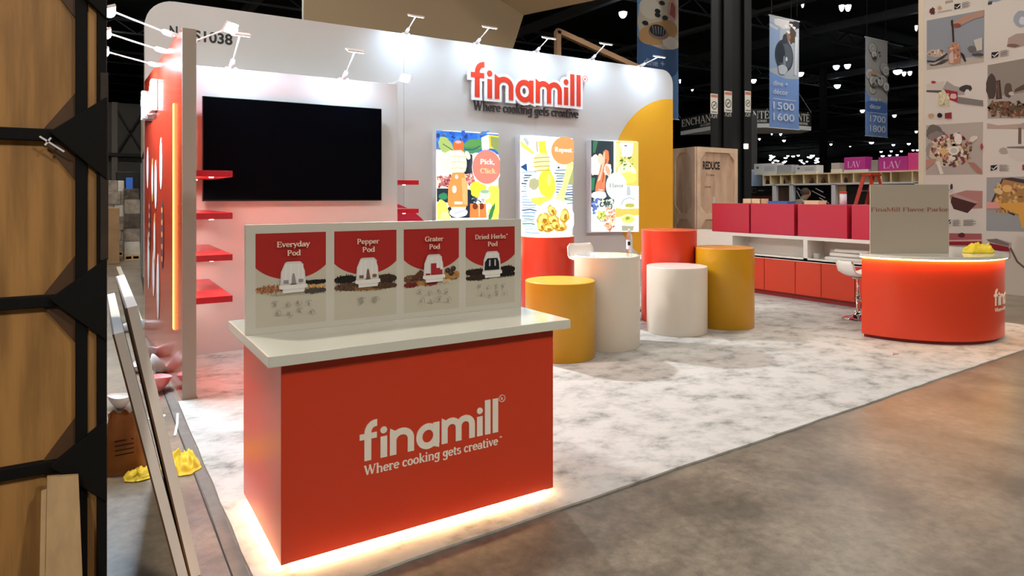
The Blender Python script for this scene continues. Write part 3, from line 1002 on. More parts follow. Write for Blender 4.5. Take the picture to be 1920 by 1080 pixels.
a.e('#e0f0ec', 270, 580, 145, 160); a.e('#fbffff', 270, 610, 142, 130); a.b('#b8b890', 205, 540, 60, 50, 4, .15, -.4)
a.poly('#e8e060', [(165, 680), (390, 650), (330, 730), (260, 750), (190, 725)])
a.poly('#f0f098', [(410, 680), (470, 560), (520, 350), (582, 330), (575, 400), (540, 500), (490, 690)]); a.b('#f4f8a8', 450, 690, 50, 40, 3)
a.poly('#e8f048', [(240, 130), (310, 125), (330, 300), (360, 420), (400, 500), (405, 600), (380, 650), (330, 668), (270, 640), (245, 580), (245, 480), (275, 420), (262, 300)])
a.e('#f4ff88', 345, 500, 20, 60); a.line('#a06848', [(225, 130), (232, 230)], 7)
a.b('#ffffb0', 270, 330, 78, 90, 6, .06)
for y in (285, 325, 368, 410):
    a.line('#b09848', [(198, y + 8), (270, y), (352, y - 2)], 8)
a.e('#404850', 435, 382, 11, 10)
a.e('#f0a060', 490, 220, 126, 134); a.text('Repeat.', (397, 228), (574, 238), 42, '#ffffff', T=.15, t=.08)
a.e('#ffffff', 395, 880, 195, 190); a.e('#e8f2ff', 395, 880, 172, 168)
for i, (x, y, rx, ry, rt) in enumerate([(290, 890, 65, 70, .3), (370, 800, 38, 60, -.5), (490, 850, 45, 70, .2), (380, 890, 60, 50, .2), (330, 970, 60, 34, 0), (450, 960, 60, 36, -.2), (400, 940, 40, 40, 0), (260, 950, 40, 50, 0)]):
    a.b('#d8b040', x, y, rx, ry, i, .12, rt); a.b('#f8e880', x - 6, y - 8, rx * .7, ry * .7, i + 4, .15, rt); a.b('#b87820', x + 8, y + 6, rx * .34, ry * .4, i + 9, .2, rt); a.line('#8a6018', [(x - rx * .6, y + ry * .5), (x, y + ry * .8), (x + rx * .6, y + ry * .4)], 6)
child(a.mb, 'print', lb[1])
# poster 3
a = Art('y', PY, (960, 240), 5.143, gl, clip=(764, 118, 1208, 1000))
a.poly('#f6fffa', [(760, 110), (1215, 130), (1215, 1005), (760, 1005)])
a.poly('#2c3840', [(764, 118), (980, 128), (980, 760), (764, 760)]); a.poly('#3c7858', [(780, 125), (830, 125), (800, 240), (780, 240)]); a.poly('#308058', [(764, 480), (800, 480), (790, 600), (764, 600)])
a.b('#fff8f4', 800, 360, 60, 100, 3, .1)
a.poly('#e88058', [(880, 225), (905, 208), (930, 225), (935, 300), (905, 420), (890, 630), (800, 620), (805, 560), (840, 420), (862, 320)]); a.poly('#fcc8a8', [(884, 240), (896, 225), (892, 330), (850, 500), (820, 520), (858, 400)])
a.line('#a03820', [(905, 300), (888, 420), (870, 520)], 7); a.line('#ffffff', [(830, 592), (876, 600)], 7)
a.b('#fff0e8', 920, 400, 36, 60, 5, .15); a.b('#f8b090', 920, 410, 20, 50, 6, .15, -.3); a.b('#ffd0b8', 850, 300, 30, 50, 2)
a.b('#f4fff8', 835, 650, 75, 40, 3, .1); a.scatter(['#ffffff', '#c8d8d0', '#4a6058', '#e8e8d0'], 800, 690, 985, 780, 40, 8, 30, 6)
a.scatter(['#3858a8', '#f8ffff', '#5878c0'], 764, 690, 830, 820, 30, 12, 26, 3)
a.b('#ffffff', 860, 840, 62, 75, 4, .05); a.b('#d8e080', 855, 840, 42, 45, 5, .2); a.line('#506038', [(815, 850), (850, 900), (905, 895)], 6); a.scatter(['#809040', '#f0f080', '#a8b850'], 820, 800, 900, 880, 18, 6, 14, 8)
a.scatter(['#f8f8ff', '#e0e0e8', '#e8a070'], 905, 760, 985, 870, 20, 10, 30, 7); a.scatter(['#e8b088', '#c07850', '#f8d0a8'], 890, 850, 985, 985, 40, 10, 22, 9)
a.poly('#d8d070', [(984, 128), (1208, 138), (1208, 560), (984, 560)]); a.poly('#eef2a0', [(990, 150), (1040, 150), (1020, 380), (990, 380)])
a.poly('#f4ffff', [(1030, 140), (1160, 145), (1150, 250), (1050, 255)]); a.b('#f0f4e0', 1095, 265, 56, 20, 3); a.b('#3c5080', 1085, 172, 16, 6, 2)
a.poly('#e0f0c8', [(1090, 305), (1180, 400), (1190, 440), (1000, 440), (1010, 390)]); a.b('#e8e070', 1110, 480, 80, 55, 3, .05); a.scatter(['#709038', '#c8c860', '#486828'], 1040, 280, 1150, 400, 18, 6, 18, 4)
a.poly('#f4ffff', [(984, 560), (1208, 560), (1208, 1000), (984, 1000)]); a.poly('#b8c4c8', [(1095, 565), (1125, 565), (1130, 650), (1090, 650)])
a.e('#dfe8e8', 1115, 730, 75, 62); a.e('#f4ffe0', 1115, 745, 62, 46); a.b('#b8b860', 1120, 745, 45, 20, 5, .15); a.poly('#e0c860', [(984, 770), (1050, 780), (1208, 775), (1208, 840), (984, 860)])
a.e('#f8ffd8', 1105, 890, 78, 58); a.e('#d8e070', 1105, 880, 62, 34); a.b('#90a840', 1100, 870, 26, 14, 4, .3); a.poly('#a8a890', [(1040, 940), (1160, 945), (1150, 990), (1045, 990)]); a.line('#8098a0', [(1035, 745), (1060, 690), (1115, 670), (1170, 690)], 5)
a.line('#e8f0f0', [(982, 125), (982, 560)], 7)
a.e('#eafff8', 988, 560, 100, 132); a.text('Flavor.', (922, 572), (1072, 576), 38, '#8a8078', T=.12, t=.06)
child(a.mb, 'print', lb[2])

# ================================================================== DEMO COUNTER (foreground)
dc = thing('demo_counter', 'large red demo counter with white top and logo standing in the foreground', 'counter', (1.45, 3.45, ZC))
b = MB(); b.box(.708, 3.02, .052, 2.181, 3.87, .945, RED); child(b, 'body', dc, .003)
b = MB(); b.box(.738, 3.05, ZC, 2.151, 3.84, .052, mat('plinth_white', '#e8e4dc', rough=.6)); child(b, 'plinth', dc)
b = MB()
for q in ((.745, 3.043, 2.145, 3.0505), (.7305, 3.055, .7385, 3.83), (2.1505, 3.055, 2.158, 3.83)):
    b.box(q[0], q[1], .036, q[2], q[3], .046, LEDW)
child(b, 'led_strip', dc, label='glowing warm light strip under the body')
b = MB(); b.box(.638, 2.95, .945, 2.25, 3.92, .995, TOPW); child(b, 'countertop', dc, .004, label='white glossy countertop')
fn = fY(1.064, 3.02, .432)
b = MB(); u_ = .186; LW = mat('vinyl_white', '#f4ecdc', rough=.45)
put(b, logo_polys(.17), fn, 0, 0, .754 / 3.85, u_, .0004, .0034, LW); put(b, reg_mark(3.99, .93, .095), fn, 0, 0, .754 / 3.85, u_, .0004, .0034, LW)
text_to(b, 'Where cooking gets creative', fn, .022, -.068, .735, .045, .0004, LW, T=.14, t=.07)
put(b, sans_text('TM', .02)[0], fn, .765, -.035, .012, .012, .0004, .0012, LW)
child(b, 'logo_lettering', dc)
b = MB(); b.box(2.02, 3.012, .014, 2.075, 3.04, .045, mat('led_connector', (1, .97, .9), emit=9)); child(b, 'led_driver', dc)

# menu board on it
mbd = thing('menu_board', 'long white board with four pod posters standing on the red counter', 'display board', (1.445, 3.47, .995))
b = MB(); b.box(.64, 3.45, .995, 2.248, 3.48, 1.537, mat('board_white', '#c9c4b8', rough=.5)); child(b, 'board', mbd, .002)
PR_BG = '#c0baa8'
prints = [((117, 175), (513, 162), 707, 'Everyday', .28, .75, 1), ((560, 158), (910, 148), 662, 'Pepper', .34, .70, 2), ((951, 145), (1261, 134), 616, 'Grater', .345, .68, 3), ((1299, 133), (1575, 123), 577, 'Dried Herbs+', .16, .835, 4)]
ztop = PT(440 + 117 / 3, 380 + 175 / 3, 'y', 3.45).z
zbot = PT(440 + 120 / 3, 380 + 707 / 3, 'y', 3.45).z
heaps = {1: [(.0, .42, .60, .045, ['#9a6848', '#c89878', '#7a4a30', '#b07850']), (.68, 1.0, .55, .03, ['#1c1818', '#2c2622', '#0e0c0c']), (.66, 1.0, .60, .022, ['#d8b078', '#b88850']), (.66, 1.0, .645, .03, ['#4a4440', '#5c544c']), (.2, .66, .65, .016, ['#b8b09a', '#c4b8a0'])],
         2: [(.0, .36, .55, .05, ['#1c1614', '#2c2420', '#151010']), (.0, .5, .635, .05, ['#5a4030', '#4a3426', '#6e5240']), (.62, 1.0, .57, .06, ['#3a281e', '#4a3426', '#2c1e16']), (.3, .8, .66, .028, ['#8a6038', '#9a7040']), (.6, 1., .65, .035, ['#4e3626', '#5c4230'])],
         3: [(.0, .34, .60, .06, ['#6a4a34', '#8a6a4c', '#4a3020', '#a08060']), (.2, .5, .66, .035, ['#b88850', '#a87840']), (.0, .22, .67, .03, ['#7a2420', '#5a1c18']), (.4, .6, .66, .035, ['#8a2030', '#a83040']), (.6, .85, .64, .035, ['#c8b08a', '#d8c8a0']), (.7, 1.0, .58, .06, ['#b08048', '#8a5c34', '#c09858'])],
         4: [(.0, .42, .57, .05, ['#2c1e18', '#3a2820', '#1c1410']), (.0, .5, .64, .035, ['#3a2820', '#2c1c16']), (.6, 1.0, .56, .055, ['#1c1614', '#2c201a']), (.5, 1.0, .62, .03, ['#241a16', '#1a1412'])]}
for (c0, c1, cb, ttl, s0, s1, seed) in prints:
    x0 = PT(440 + c0[0] / 3, 400, 'y', 3.45).x; x1 = PT(440 + c1[0] / 3, 400, 'y', 3.45).x
    W, Hh = x1 - x0, ztop - zbot
    fl = frame((x0, 3.45, ztop), (1, 0, 0), (0, 0, 1))
    g = lambda s, t, z=0: (s * W, -t * Hh)
    m = MB(); kz = [1]
    def ap(col, pts):
        m.flat([g(*p) for p in pts], fl, kz[0] * .0004, pr(col, .5)); kz[0] += 1
    ap(PR_BG, [(0, 0), (0, 1), (1, 1), (1, 0)])
    arcp = [(.5 + .62 * math.cos(math.radians(q)), .16 + .345 * math.sin(math.radians(q))) for q in range(0, 181, 6)]
    arcp = [(x, y) for x, y in arcp if 0 <= x <= 1]
    ap('#a52420', [(0, 0)] + [(1, 0), (1, .16 + .345 * math.sqrt(1 - (.5 / .62) ** 2))] + arcp + [(0, .16 + .345 * math.sqrt(1 - (.5 / .62) ** 2))])
    rr = random.Random(seed)
    zb = kz[0]
    for (a0, a1, tc_, dt, cols) in heaps[seed]:
        ap(cols[0], blob((a0 + a1) / 2, tc_, (a1 - a0) / 2, dt * .8, seed, 20, .08) if a0 > .05 and a1 < .95 else [(max(0, min(1, x)), y) for x, y in blob((a0 + a1) / 2, tc_, (a1 - a0) / 2 + .02, dt * .85, seed, 20, .08)])
        for i in range(int(70 * (a1 - a0) / .4)):
            s_ = rr.uniform(a0 + .012, a1 - .012); ed = 1 - abs((s_ - (a0 + a1) / 2) / ((a1 - a0) / 2)) ** 3 * .6
            m.flat([g(max(0, min(1, x)), y) for x, y in blob(s_, tc_ + rr.uniform(-dt, dt) * ed, .016, .007, rr.random(), 6, .3, rr.uniform(0, 3))], fl, (kz[0] + (i % 5) * .3) * .0004, pr(rr.choice(cols), .5))
        kz[0] += 2
    if seed == 3:
        for q in ((.78, .52), (.88, .50), (.84, .555)):
            ap('#3c2a20', ell(q[0], q[1], .05, .032)); ap('#5c4434', ell(q[0] - .01, q[1] - .008, .025, .016))
        for q in range(5):
            ap('#5a3422', [(.10 + q * .05, .60 - q * .01), (.28 + q * .02, .49 + q * .012), (.31 + q * .02, .505 + q * .012), (.13 + q * .05, .62 - q * .01)])
    # clear pod on its white collar
    ap('#cfcac4', [(.33, .57), (.345, .42), (.40, .325), (.43, .312), (.61, .312), (.64, .325), (.685, .42), (.70, .57)])
    ap('#dcd8d4', [(.345, .55), (.36, .42), (.41, .335), (.63, .335), (.672, .42), (.685, .55)])
    for xx in (.40, .47, .58, .64):
        ap('#e6e2de', [(xx, .55), (xx + .008, .34), (xx + .02, .34), (xx + .02, .55)])
    inner = {1: '#8e8a88', 2: '#7a5a48', 3: '#a02830', 4: '#15161a'}[seed]
    if seed in (1, 2):
        ap(inner, [(.49, .55), (.50, .47), (.51, .44), (.53, .44), (.54, .47), (.56, .55)]); ap(inner, [(.38, .545), (.38, .51), (.45, .51), (.45, .545)]); ap(inner, [(.59, .54), (.59, .505), (.66, .505), (.66, .54)]); ap('#50484a', ell(.52, .565, .05, .014))
    elif seed == 3:
        for q in ((.37, .45, .56), (.47, .63, .50), (.46, .56, .44), (.60, .67, .52)):
            ap(inner, [(q[0], .56), (q[0], q[2] - .02), (q[1], q[2] - .02), (q[1], .56)])
    else:
        ap(inner, [(.36, .55), (.37, .45), (.42, .40), (.62, .40), (.655, .45), (.665, .55)]); ap('#c0bcba', [(.45, .50), (.455, .42), (.48, .42), (.48, .50)]); ap('#c0bcba', [(.56, .50), (.56, .42), (.59, .42), (.59, .50)])
    ap('#e4e0da', [(.315, .60), (.315, .565), (.715, .56), (.72, .60), (.68, .605), (.675, .645), (.37, .65), (.365, .61)])
    ap('#c9c5be', [(.365, .612), (.68, .607), (.68, .613), (.365, .618)])
    # faint drawings
    ic = pr('#8e887c', .6)
    for i in range({1: 8, 2: 2, 3: 8, 4: 8}[seed]):
        if seed == 2:
            cx, cy, rx = (.42 + i * .2, .80, .05)
        else:
            cx, cy, rx = .26 + (i % 4) * .16 + (i // 4) * .03, .76 + (i // 4) * .10 + (.02 if i % 2 else 0), .032
        for q in ribbon(_arc(cx, cy, rx * 1.7, .035, 200 + 70 * (i % 3), 320 + 70 * (i % 3), 8), lambda a_, b_: .006):
            m.flat([g(*p) for p in q], fl, kz[0] * .0004, ic)
        for j in range(3):
            m.flat([g(x, y) for x, y in blob(cx + rr.uniform(-.015, .015), cy + rr.uniform(-.012, .012), rx * .55, .012 if seed != 2 else .03, rr.random(), 9, .35, rr.uniform(0, 3))], fl, (kz[0] + j * .4) * .0004, pr('#9a9488', .6))
        kz[0] += 1
    TXT = pr('#e8cdb8', .5)
    zt = kz[0] * .0004
    text_to(m, ttl, fl, s0 * W, -.15 * Hh, (s1 - s0) * W, .058 * Hh, zt, TXT, T=.14, t=.065)
    pw = {1: (.425, .62), 2: (.425, .63), 3: (.42, .62), 4: (.415, .62)}[seed]
    text_to(m, 'Pod', fl, pw[0] * W, -.245 * Hh, (pw[1] - pw[0]) * W, .058 * Hh, zt, TXT, T=.14, t=.065)
    child(m, 'pod_print', mbd)

# ================================================================== CYLINDER PLINTHS
def cyl_plinth(u, d, h, R, mt, mtop, label):
    t_ = (u - 960) / FPX
    x, y = d * (SY + t_ * CY), d * (CY - t_ * SY)
    t = thing('round_plinth', label, 'round plinth', (x, y, ZC), 'round display plinths')
    m = MB(); m.lathe([(0, 0), (R - .006, 0), (R, .006), (R, h - ZC - .008)], (x, y, ZC), mt, 72); child(m, 'body', t)
    m = MB(); m.lathe([(R, h - ZC - .008), (R - .002, h - ZC - .002), (R - .008, h - ZC), (R - .03, h - ZC)], (x, y, ZC), mtop, 72)
    m.add([(x + (R - .03) * math.cos(k * math.pi / 36), y + (R - .03) * math.sin(k * math.pi / 36), h) for k in range(72)], [tuple(range(72))], mtop)
    child(m, 'top', t)
    return t


cyl_plinth(1050.2, 6.97, .80, .363, YEL, mat('yellow_top', '#cf9a18', rough=.35), 'short mustard yellow round plinth nearest to the red counter')
cyl_plinth(1138, 7.45, 1.02, .363, CYW, TOPW, 'tall cream round plinth with a water bottle on top')
cyl_plinth(1026.6, 9.03, 1.142, .36, CYR, mat('cream_top', '#e8dcc0', rough=.3), 'tall red round plinth behind the short yellow one')
cyl_plinth(1269, 8.22, .82, .365, CYW, mat('cream_top2', '#dcccc4', rough=.35), 'short cream round plinth in front of the right red one')
cyl_plinth(1358.5, 8.60, 1.02, .365, YEL, mat('yellow_top2', '#cf8a3c', rough=.35), 'tall mustard yellow round plinth at the right end')
cyl_plinth(1254, 8.95, 1.228, .365, CYR, mat('red_top', '#dc5a34', rough=.3), 'tallest red round plinth before the yellow wall disc')

# bottle
p = PT(1180, 474, 'z', 1.02)
bt = thing('water_bottle', 'clear plastic water bottle with black and white label on the cream plinth', 'bottle', (p.x, p.y, 1.02))
b = MB(); b.lathe([(0, 0), (.032, 0), (.036, .01), (.036, .16), (.034, .2), (.018, .245), (.013, .25), (.013, .262)], p, PET, 24); child(b, 'body', bt)
b = MB(); b.lathe([(.0365, .045), (.0365, .15)], p, mat('label_white', '#dcdce2'), 24); child(b, 'paper_label', bt)
b = MB()
for (dz, hh) in ((.11, .022),):
    b.add([(p.x + .0372 * math.cos(q), p.y + .0372 * math.sin(q), p.z + dz + hh * s) for q in [3.4 + .15 * i for i in range(7)] for s in (-1, 1)], [(2 * i, 2 * i + 2, 2 * i + 3, 2 * i + 1) for i in range(6)], BLACK)
child(b, 'label_spot', bt)
b = MB(); b.lathe([(.015, .258), (.015, .275), (0, .276)], p, mat('cap_white', '#eeeeee'), 16); child(b, 'cap', bt)

# stools ---------------------------------------------------------------
def bar_stool(x, y, seat_z, rot, label):
    t = thing('bar_stool', label, 'bar stool', (x, y, ZC), 'white swivel bar stools')
    c = (x, y, ZC)
    m = MB(); m.lathe([(0, 0), (.195, 0), (.2, .008), (.17, .02), (.08, .045), (.04, .08), (.03, .11), (0, .11)], c, CHROME, 40); child(m, 'base', t)
    m = MB(); m.lathe([(.026, .1), (.026, seat_z * .6), (.018, seat_z * .6), (.018, seat_z - .05)], c, CHROME, 20); child(m, 'pole', t)
    m = MB(); m.lathe([(0, seat_z - .06), (.07, seat_z - .055), (.09, seat_z - .035), (0, seat_z - .03)], c, CHROME, 20); child(m, 'seat_mount', t)
    R = Matrix.Rotation(rot, 3, 'Z')
    prof = [(-.19, .02), (-.12, 0), (.0, -.01), (.12, 0), (.17, .03), (.205, .09), (.225, .155), (.222, .20)]
    vs, fs = [], []
    nw = 9
    for side in (1, -1):
        for i, (a_, z_) in enumerate(prof):
            for j in range(nw):
                q = -1 + 2 * j / (nw - 1)
                w = .2 * (1 - .12 * (i / 7) ** 2) if i < 7 else .15
                n_ = .012 * side
                v = R @ Vector((a_ - .03 * (q * q) * (1 if i > 4 else 0), q * w, z_ + .03 * q * q * (1 if i < 5 else .2)))
                vs.append(Vector(c) + v + Vector((0, 0, seat_z - ZC)) + (Vector((0, 0, n_)) if i < 5 else R @ Vector((-n_, 0, 0))))
    nn = len(prof) * nw
    for i in range(len(prof) - 1):
        for j in range(nw - 1):
            k0 = i * nw + j
            fs.append((k0, k0 + 1, k0 + nw + 1, k0 + nw)); fs.append((nn + k0, nn + k0 + nw, nn + k0 + nw + 1, nn + k0 + 1))
    for i in range(len(prof) - 1):
        for j in (0, nw - 1):
            k0 = i * nw + j; fs.append((k0, k0 + nw, nn + k0 + nw, nn + k0))
    for i in (0, len(prof) - 1):
        for j in range(nw - 1):
            k0 = i * nw + j; fs.append((k0, k0 + 1, nn + k0 + 1, nn + k0))
    m = MB(); m.add(vs, fs, WHITE, True); child(m, 'seat', t)
    m = MB(); pts = [Vector(c) + R @ Vector((-.03 - .16 * math.sin(q), .17 * math.cos(q), seat_z * .42)) for q in [i * math.pi / 10 for i in range(11)]]
    m.tube([Vector(c) + Vector((0, 0, seat_z * .42))] + pts + [Vector(c) + Vector((0, 0, seat_z * .42))], .009, CHROME, 8); child(m, 'foot_ring', t)
    return t


p = PT(1609, 598, 'z', ZC)
bar_stool(p.x, p.y, .60, math.radians(155), 'white swivel bar stool on a chrome pole left of the round red counter')
p = PT(1101, 540, 'd', 8.5)
bar_stool(p.x, p.y, .86, math.radians(80), 'white bar stool mostly hidden behind the tall cream plinth')
p = PT(1184, 560, 'd', 9.7)
bar_stool(p.x, p.y, .74, math.radians(-35), 'white bar stool peeping out between cream plinth and red plinth')

# ================================================================== CABINET UNIT AT THE RIGHT
XW = 9.6
yA, yB = 8.95, 4.95
cu_ = thing('storage_unit', 'long low unit with white niches above red doors along the booth right side', 'cabinet', (XW + .25, 7.0, ZC))
b = MB()
b.box(XW, yB, .635, XW + .5, yA, .665, WHITE)
b.box(XW, yB, .995, XW + .5, yA, 1.03, WHITE)
yn = [PT(u, 460, 'x', XW).y for u in (1373.4, 1506, 1514, 1640)]
b.box(XW, yn[0], .66, XW + .5, yA, 1.0, WHITE); b.box(XW, yn[2], .66, XW + .5, yn[1], 1.0, WHITE); b.box(XW, yB, .66, XW + .5, yB + .05, 1.0, WHITE)
b.box(XW + .44, yB, .66, XW + .5, yA, 1.0, WHITE)
b.box(XW, yB, .62, XW + .005, yA, .69, WHITE); b.box(XW - .001, yB, .975, XW + .005, yA, 1.031, WHITE)
child(b, 'niche_shelf', cu_, .002)
b = MB(); b.box(XW + .01, yB, .09, XW + .5, yA, .635, RED); child(b, 'carcass', cu_)
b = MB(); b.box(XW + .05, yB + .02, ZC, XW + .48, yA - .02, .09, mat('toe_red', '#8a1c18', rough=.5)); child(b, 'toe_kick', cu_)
du = [1360, 1433.5, 1491.5, 1540, 1603.5, 1665]
for i in range(len(du) - 1):
    ya, yb_ = PT(du[i], 500, 'x', XW).y, PT(du[i + 1], 500, 'x', XW).y
    b = MB(); b.box(XW - .008, yb_ + .006, .10, XW + .009, ya - .006, .628, RED); dd = child(b, 'door', cu_, .002)
    if i == 4:
        m = MB()
        for zz in (.56, .60):
            m.lathe([(0, -.003), (.012, -.003), (.012, 0)], (XW - .012, ya - .06, zz), BLACK, 10)
        child(m, 'lock', dd)
# upper crimson boxes standing on the unit
cu_u = [(1335, 1404.6), (1407.5, 1489.2), (1495.5, 1588.5), (1596.5, 1655)]
for i, (ua, ub) in enumerate(cu_u):
    ya, yb_ = PT(ua, 400, 'x', XW).y, PT(ub, 400, 'x', XW).y
    t = thing('crimson_box', ['leftmost crimson cabinet box standing on the white niche unit', 'second crimson cabinet box from the left on the niche unit', 'third crimson cabinet box from the left, the widest in view', 'rightmost crimson cabinet box, partly behind the grey sign board'][i], 'cabinet', (XW + .2, (ya + yb_) / 2, 1.031), 'crimson boxes on the niche unit')
    b = MB(); b.box(XW + .02, yb_, 1.031, XW + .4, ya, 1.543, CRIM); child(b, 'body', t, .003)
    b = MB(); b.box(XW + .0, yb_ + .003, 1.034, XW + .018, ya - .003, 1.54, CRIM); child(b, 'door', t, .002)
# things in the niche
b = MB()
for k_, (z, dy) in enumerate(((.70, 0), (.763, .03), (.826, .06))):
    m = MB(); m.tube([(XW + .17 + .03 * k_, 6.22 - dy * 2, z), (XW + .17 + .03 * k_, 5.9, z), (XW + .18 + .03 * k_, 5.3, z + .002)], .03, WHITE, 14)
    tag(m.build('paper_roll'), ['lowest', 'middle', 'topmost'][k_] + ' white paper roll in the right white niche', 'paper roll', 'paper rolls in the niche')
m = MB(); m.lathe([(.05, 0), (.055, .1), (.05, .105), (.04, .1), (.035, .01)], (XW + .1, 6.33, .666), mat('tin', '#a8a49c', rough=.3), 20)
tag(m.build('tape_roll'), 'small grey roll standing at the left end of the right niche', 'tape roll')

# things lying on top of the crimson boxes
def on_cab(u0, u1, h, mt, name, label, cat, open_=False):
    ya, yb_ = PT(u0, 375, 'x', XW + .12).y, PT(u1, 375, 'x', XW + .12).y
    m = MB()
    x0, x1 = XW + .12, XW + .34
    if open_:
        for q in ((x0, yb_, x0 + .015, ya), (x1 - .015, yb_, x1, ya), (x0, yb_, x1, yb_ + .015), (x0, ya - .015, x1, ya), (x0, (ya + yb_) / 2 - .008, x1, (ya + yb_) / 2 + .008)):
            m.box(q[0], q[1], 1.543, q[2], q[3], 1.543 + h, mt)
        m.box(x0, yb_, 1.543, x1, ya, 1.55, mt)
    else:
        m.box(x0, yb_, 1.543, x1, ya, 1.543 + h * .8, mt); m.box(x0 - .008, yb_ - .008, 1.543 + h * .8, x1 + .008, ya + .008, 1.543 + h, mt)
    return tag(m.build(name, bevel=.002), label, cat)


on_cab(1392, 1426, .085, ASH, 'wooden_tray', 'open pale wooden tray on top of the leftmost crimson box', 'tray', True)
on_cab(1440, 1476, .045, mat('blue_plastic', '#3f74c0', rough=.4), 'plastic_tray', 'flat blue plastic tray on top of the second crimson box', 'tray')
on_cab(1508, 1534, .06, ASH, 'wooden_box', 'pale wooden box on top of the third crimson box', 'box')
m = MB(); p = PT(1581, 380, 'x', XW + .18); m.lathe([(0, 0), (.05, 0), (.05, .16), (.035, .17), (.035, .19), (0, .19)], (p.x, p.y, 1.543), mat('bottle_white', '#dfe4ec'), 20); m.lathe([(.037, .17), (.052, .171), (.052, .2), (0, .2)], (p.x, p.y, 1.543), mat('lid_red', '#c03838'), 20)
tag(m.build('canister'), 'white canister with a red lid on top of the third crimson box', 'canister')

# ================================================================== ROUND COUNTER
RC, RR = (8.70, 4.45), 1.0
rc = thing('round_counter', 'half round red reception counter with white top and glowing upper edge', 'counter', (RC[0], RC[1] - .5, ZC))
def half(R, z0, z1, mt, n=64, y1=RC[1]):
    m = MB()
    pts = [(RC[0] + R * math.cos(math.pi + math.pi * i / n), RC[1] + R * math.sin(math.pi + math.pi * i / n)) for i in range(n + 1)]
    N_ = len(pts)
    vs = [(x, y, z0) for x, y in pts] + [(x, y, z1) for x, y in pts]
    m.add(vs, [(i, i + 1, N_ + i + 1, N_ + i) for i in range(N_ - 1)], mt, True)
    m.add(vs, [tuple(range(N_, 2 * N_)), tuple(range(N_ - 1, -1, -1)), (0, N_, 2 * N_ - 1, N_ - 1)], mt)
    return m
child(half(RR, .055, .945, RED), 'body', rc)
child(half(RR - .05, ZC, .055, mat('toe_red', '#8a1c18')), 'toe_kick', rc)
child(half(RR + .045, .965, 1.0, TOPW), 'countertop', rc, label='white glossy countertop')
child(half(RR - .02, .945, .965, WHITE), 'riser', rc)
m = MB(); n = 64
for r0, r1, z in ((RR + .012, RR + .03, .962),):
    vs = []
    for i in range(n + 1):
        a_ = math.pi + math.pi * i / n
        vs += [(RC[0] + r0 * math.cos(a_), RC[1] + r0 * math.sin(a_), z - .006), (RC[0] + r1 * math.cos(a_), RC[1] + r1 * math.sin(a_), z - .006), (RC[0] + r1 * math.cos(a_), RC[1] + r1 * math.sin(a_), z + .003), (RC[0] + r0 * math.cos(a_), RC[1] + r0 * math.sin(a_), z + .003)]
    fs = []
    for i in range(n):
        for j in range(4):
            fs.append((4 * i + j, 4 * i + (j + 1) % 4, 4 * (i + 1) + (j + 1) % 4, 4 * (i + 1) + j))
    m.add(vs, fs, LEDT)
child(m, 'led_strip', rc, label='glowing amber strip below the top')
p0 = PT(1862, 575, 'y', 3.45)
ang0 = math.atan2(p0.y - RC[1], p0.x - RC[0])
best = min(((abs((lambda P: 960 + FPX * (P[0] * CY - P[1] * SY) / (P[0] * SY + P[1] * CY))((RC[0] + math.cos(q), RC[1] + math.sin(q))) - 1863), q) for q in [math.radians(180 + .25 * i) for i in range(360 + 340)] if math.sin(q) < 0 and math.cos(q) < .75))
ang0 = best[1]
cf = lambda x, y, z: Vector((RC[0] + (RR + z) * math.cos(ang0 + x / RR), RC[1] + (RR + z) * math.sin(ang0 + x / RR), .435 + y))
m = MB(); put(m, logo_polys(.17), cf, 0, 0, .19, .19, .0008, .0038, LW)
text_to(m, 'Where cooking gets creative', cf, .022, -.068, .71, .04, .0008, LW, T=.14, t=.07)
child(m, 'logo_lettering', rc)

# board standing on it
A0 = PT(1632, 483, 'd', 7.86); A1 = PT(1779, 483, 'd', 7.86)
A0.z = A1.z = 1.0
ux = (A1 - A0).normalized(); nrm = ux.cross(Vector((0, 0, 1)))
sb = thing('sign_board', 'plain grey sign board with brown lettering standing on the round counter', 'sign', (A0 + A1) / 2)
fn = frame(A0, ux, (0, 0, 1)); WB = (A1 - A0).length; HB = CAMH + 21 / 1250 * 7.86 - 1.0
GB = mat('sign_grey', '#a59c8c', rough=.5)
b = MB(); b.prism([(0, 0), (WB, 0), (WB, HB), (0, HB)], fn, -.02, 0, GB, back=True); child(b, 'board', sb, .002)
b = MB(); zt = CAMH - 29.5 / 1250 * 7.86 - 1.0
text_to(b, 'FinaMill Flavor Parlor', fn, .003, zt, WB - .005, .047, .0006, mat('sign_brown', '#8a5644'), T=.13, t=.06)
child(b, 'lettering', sb)

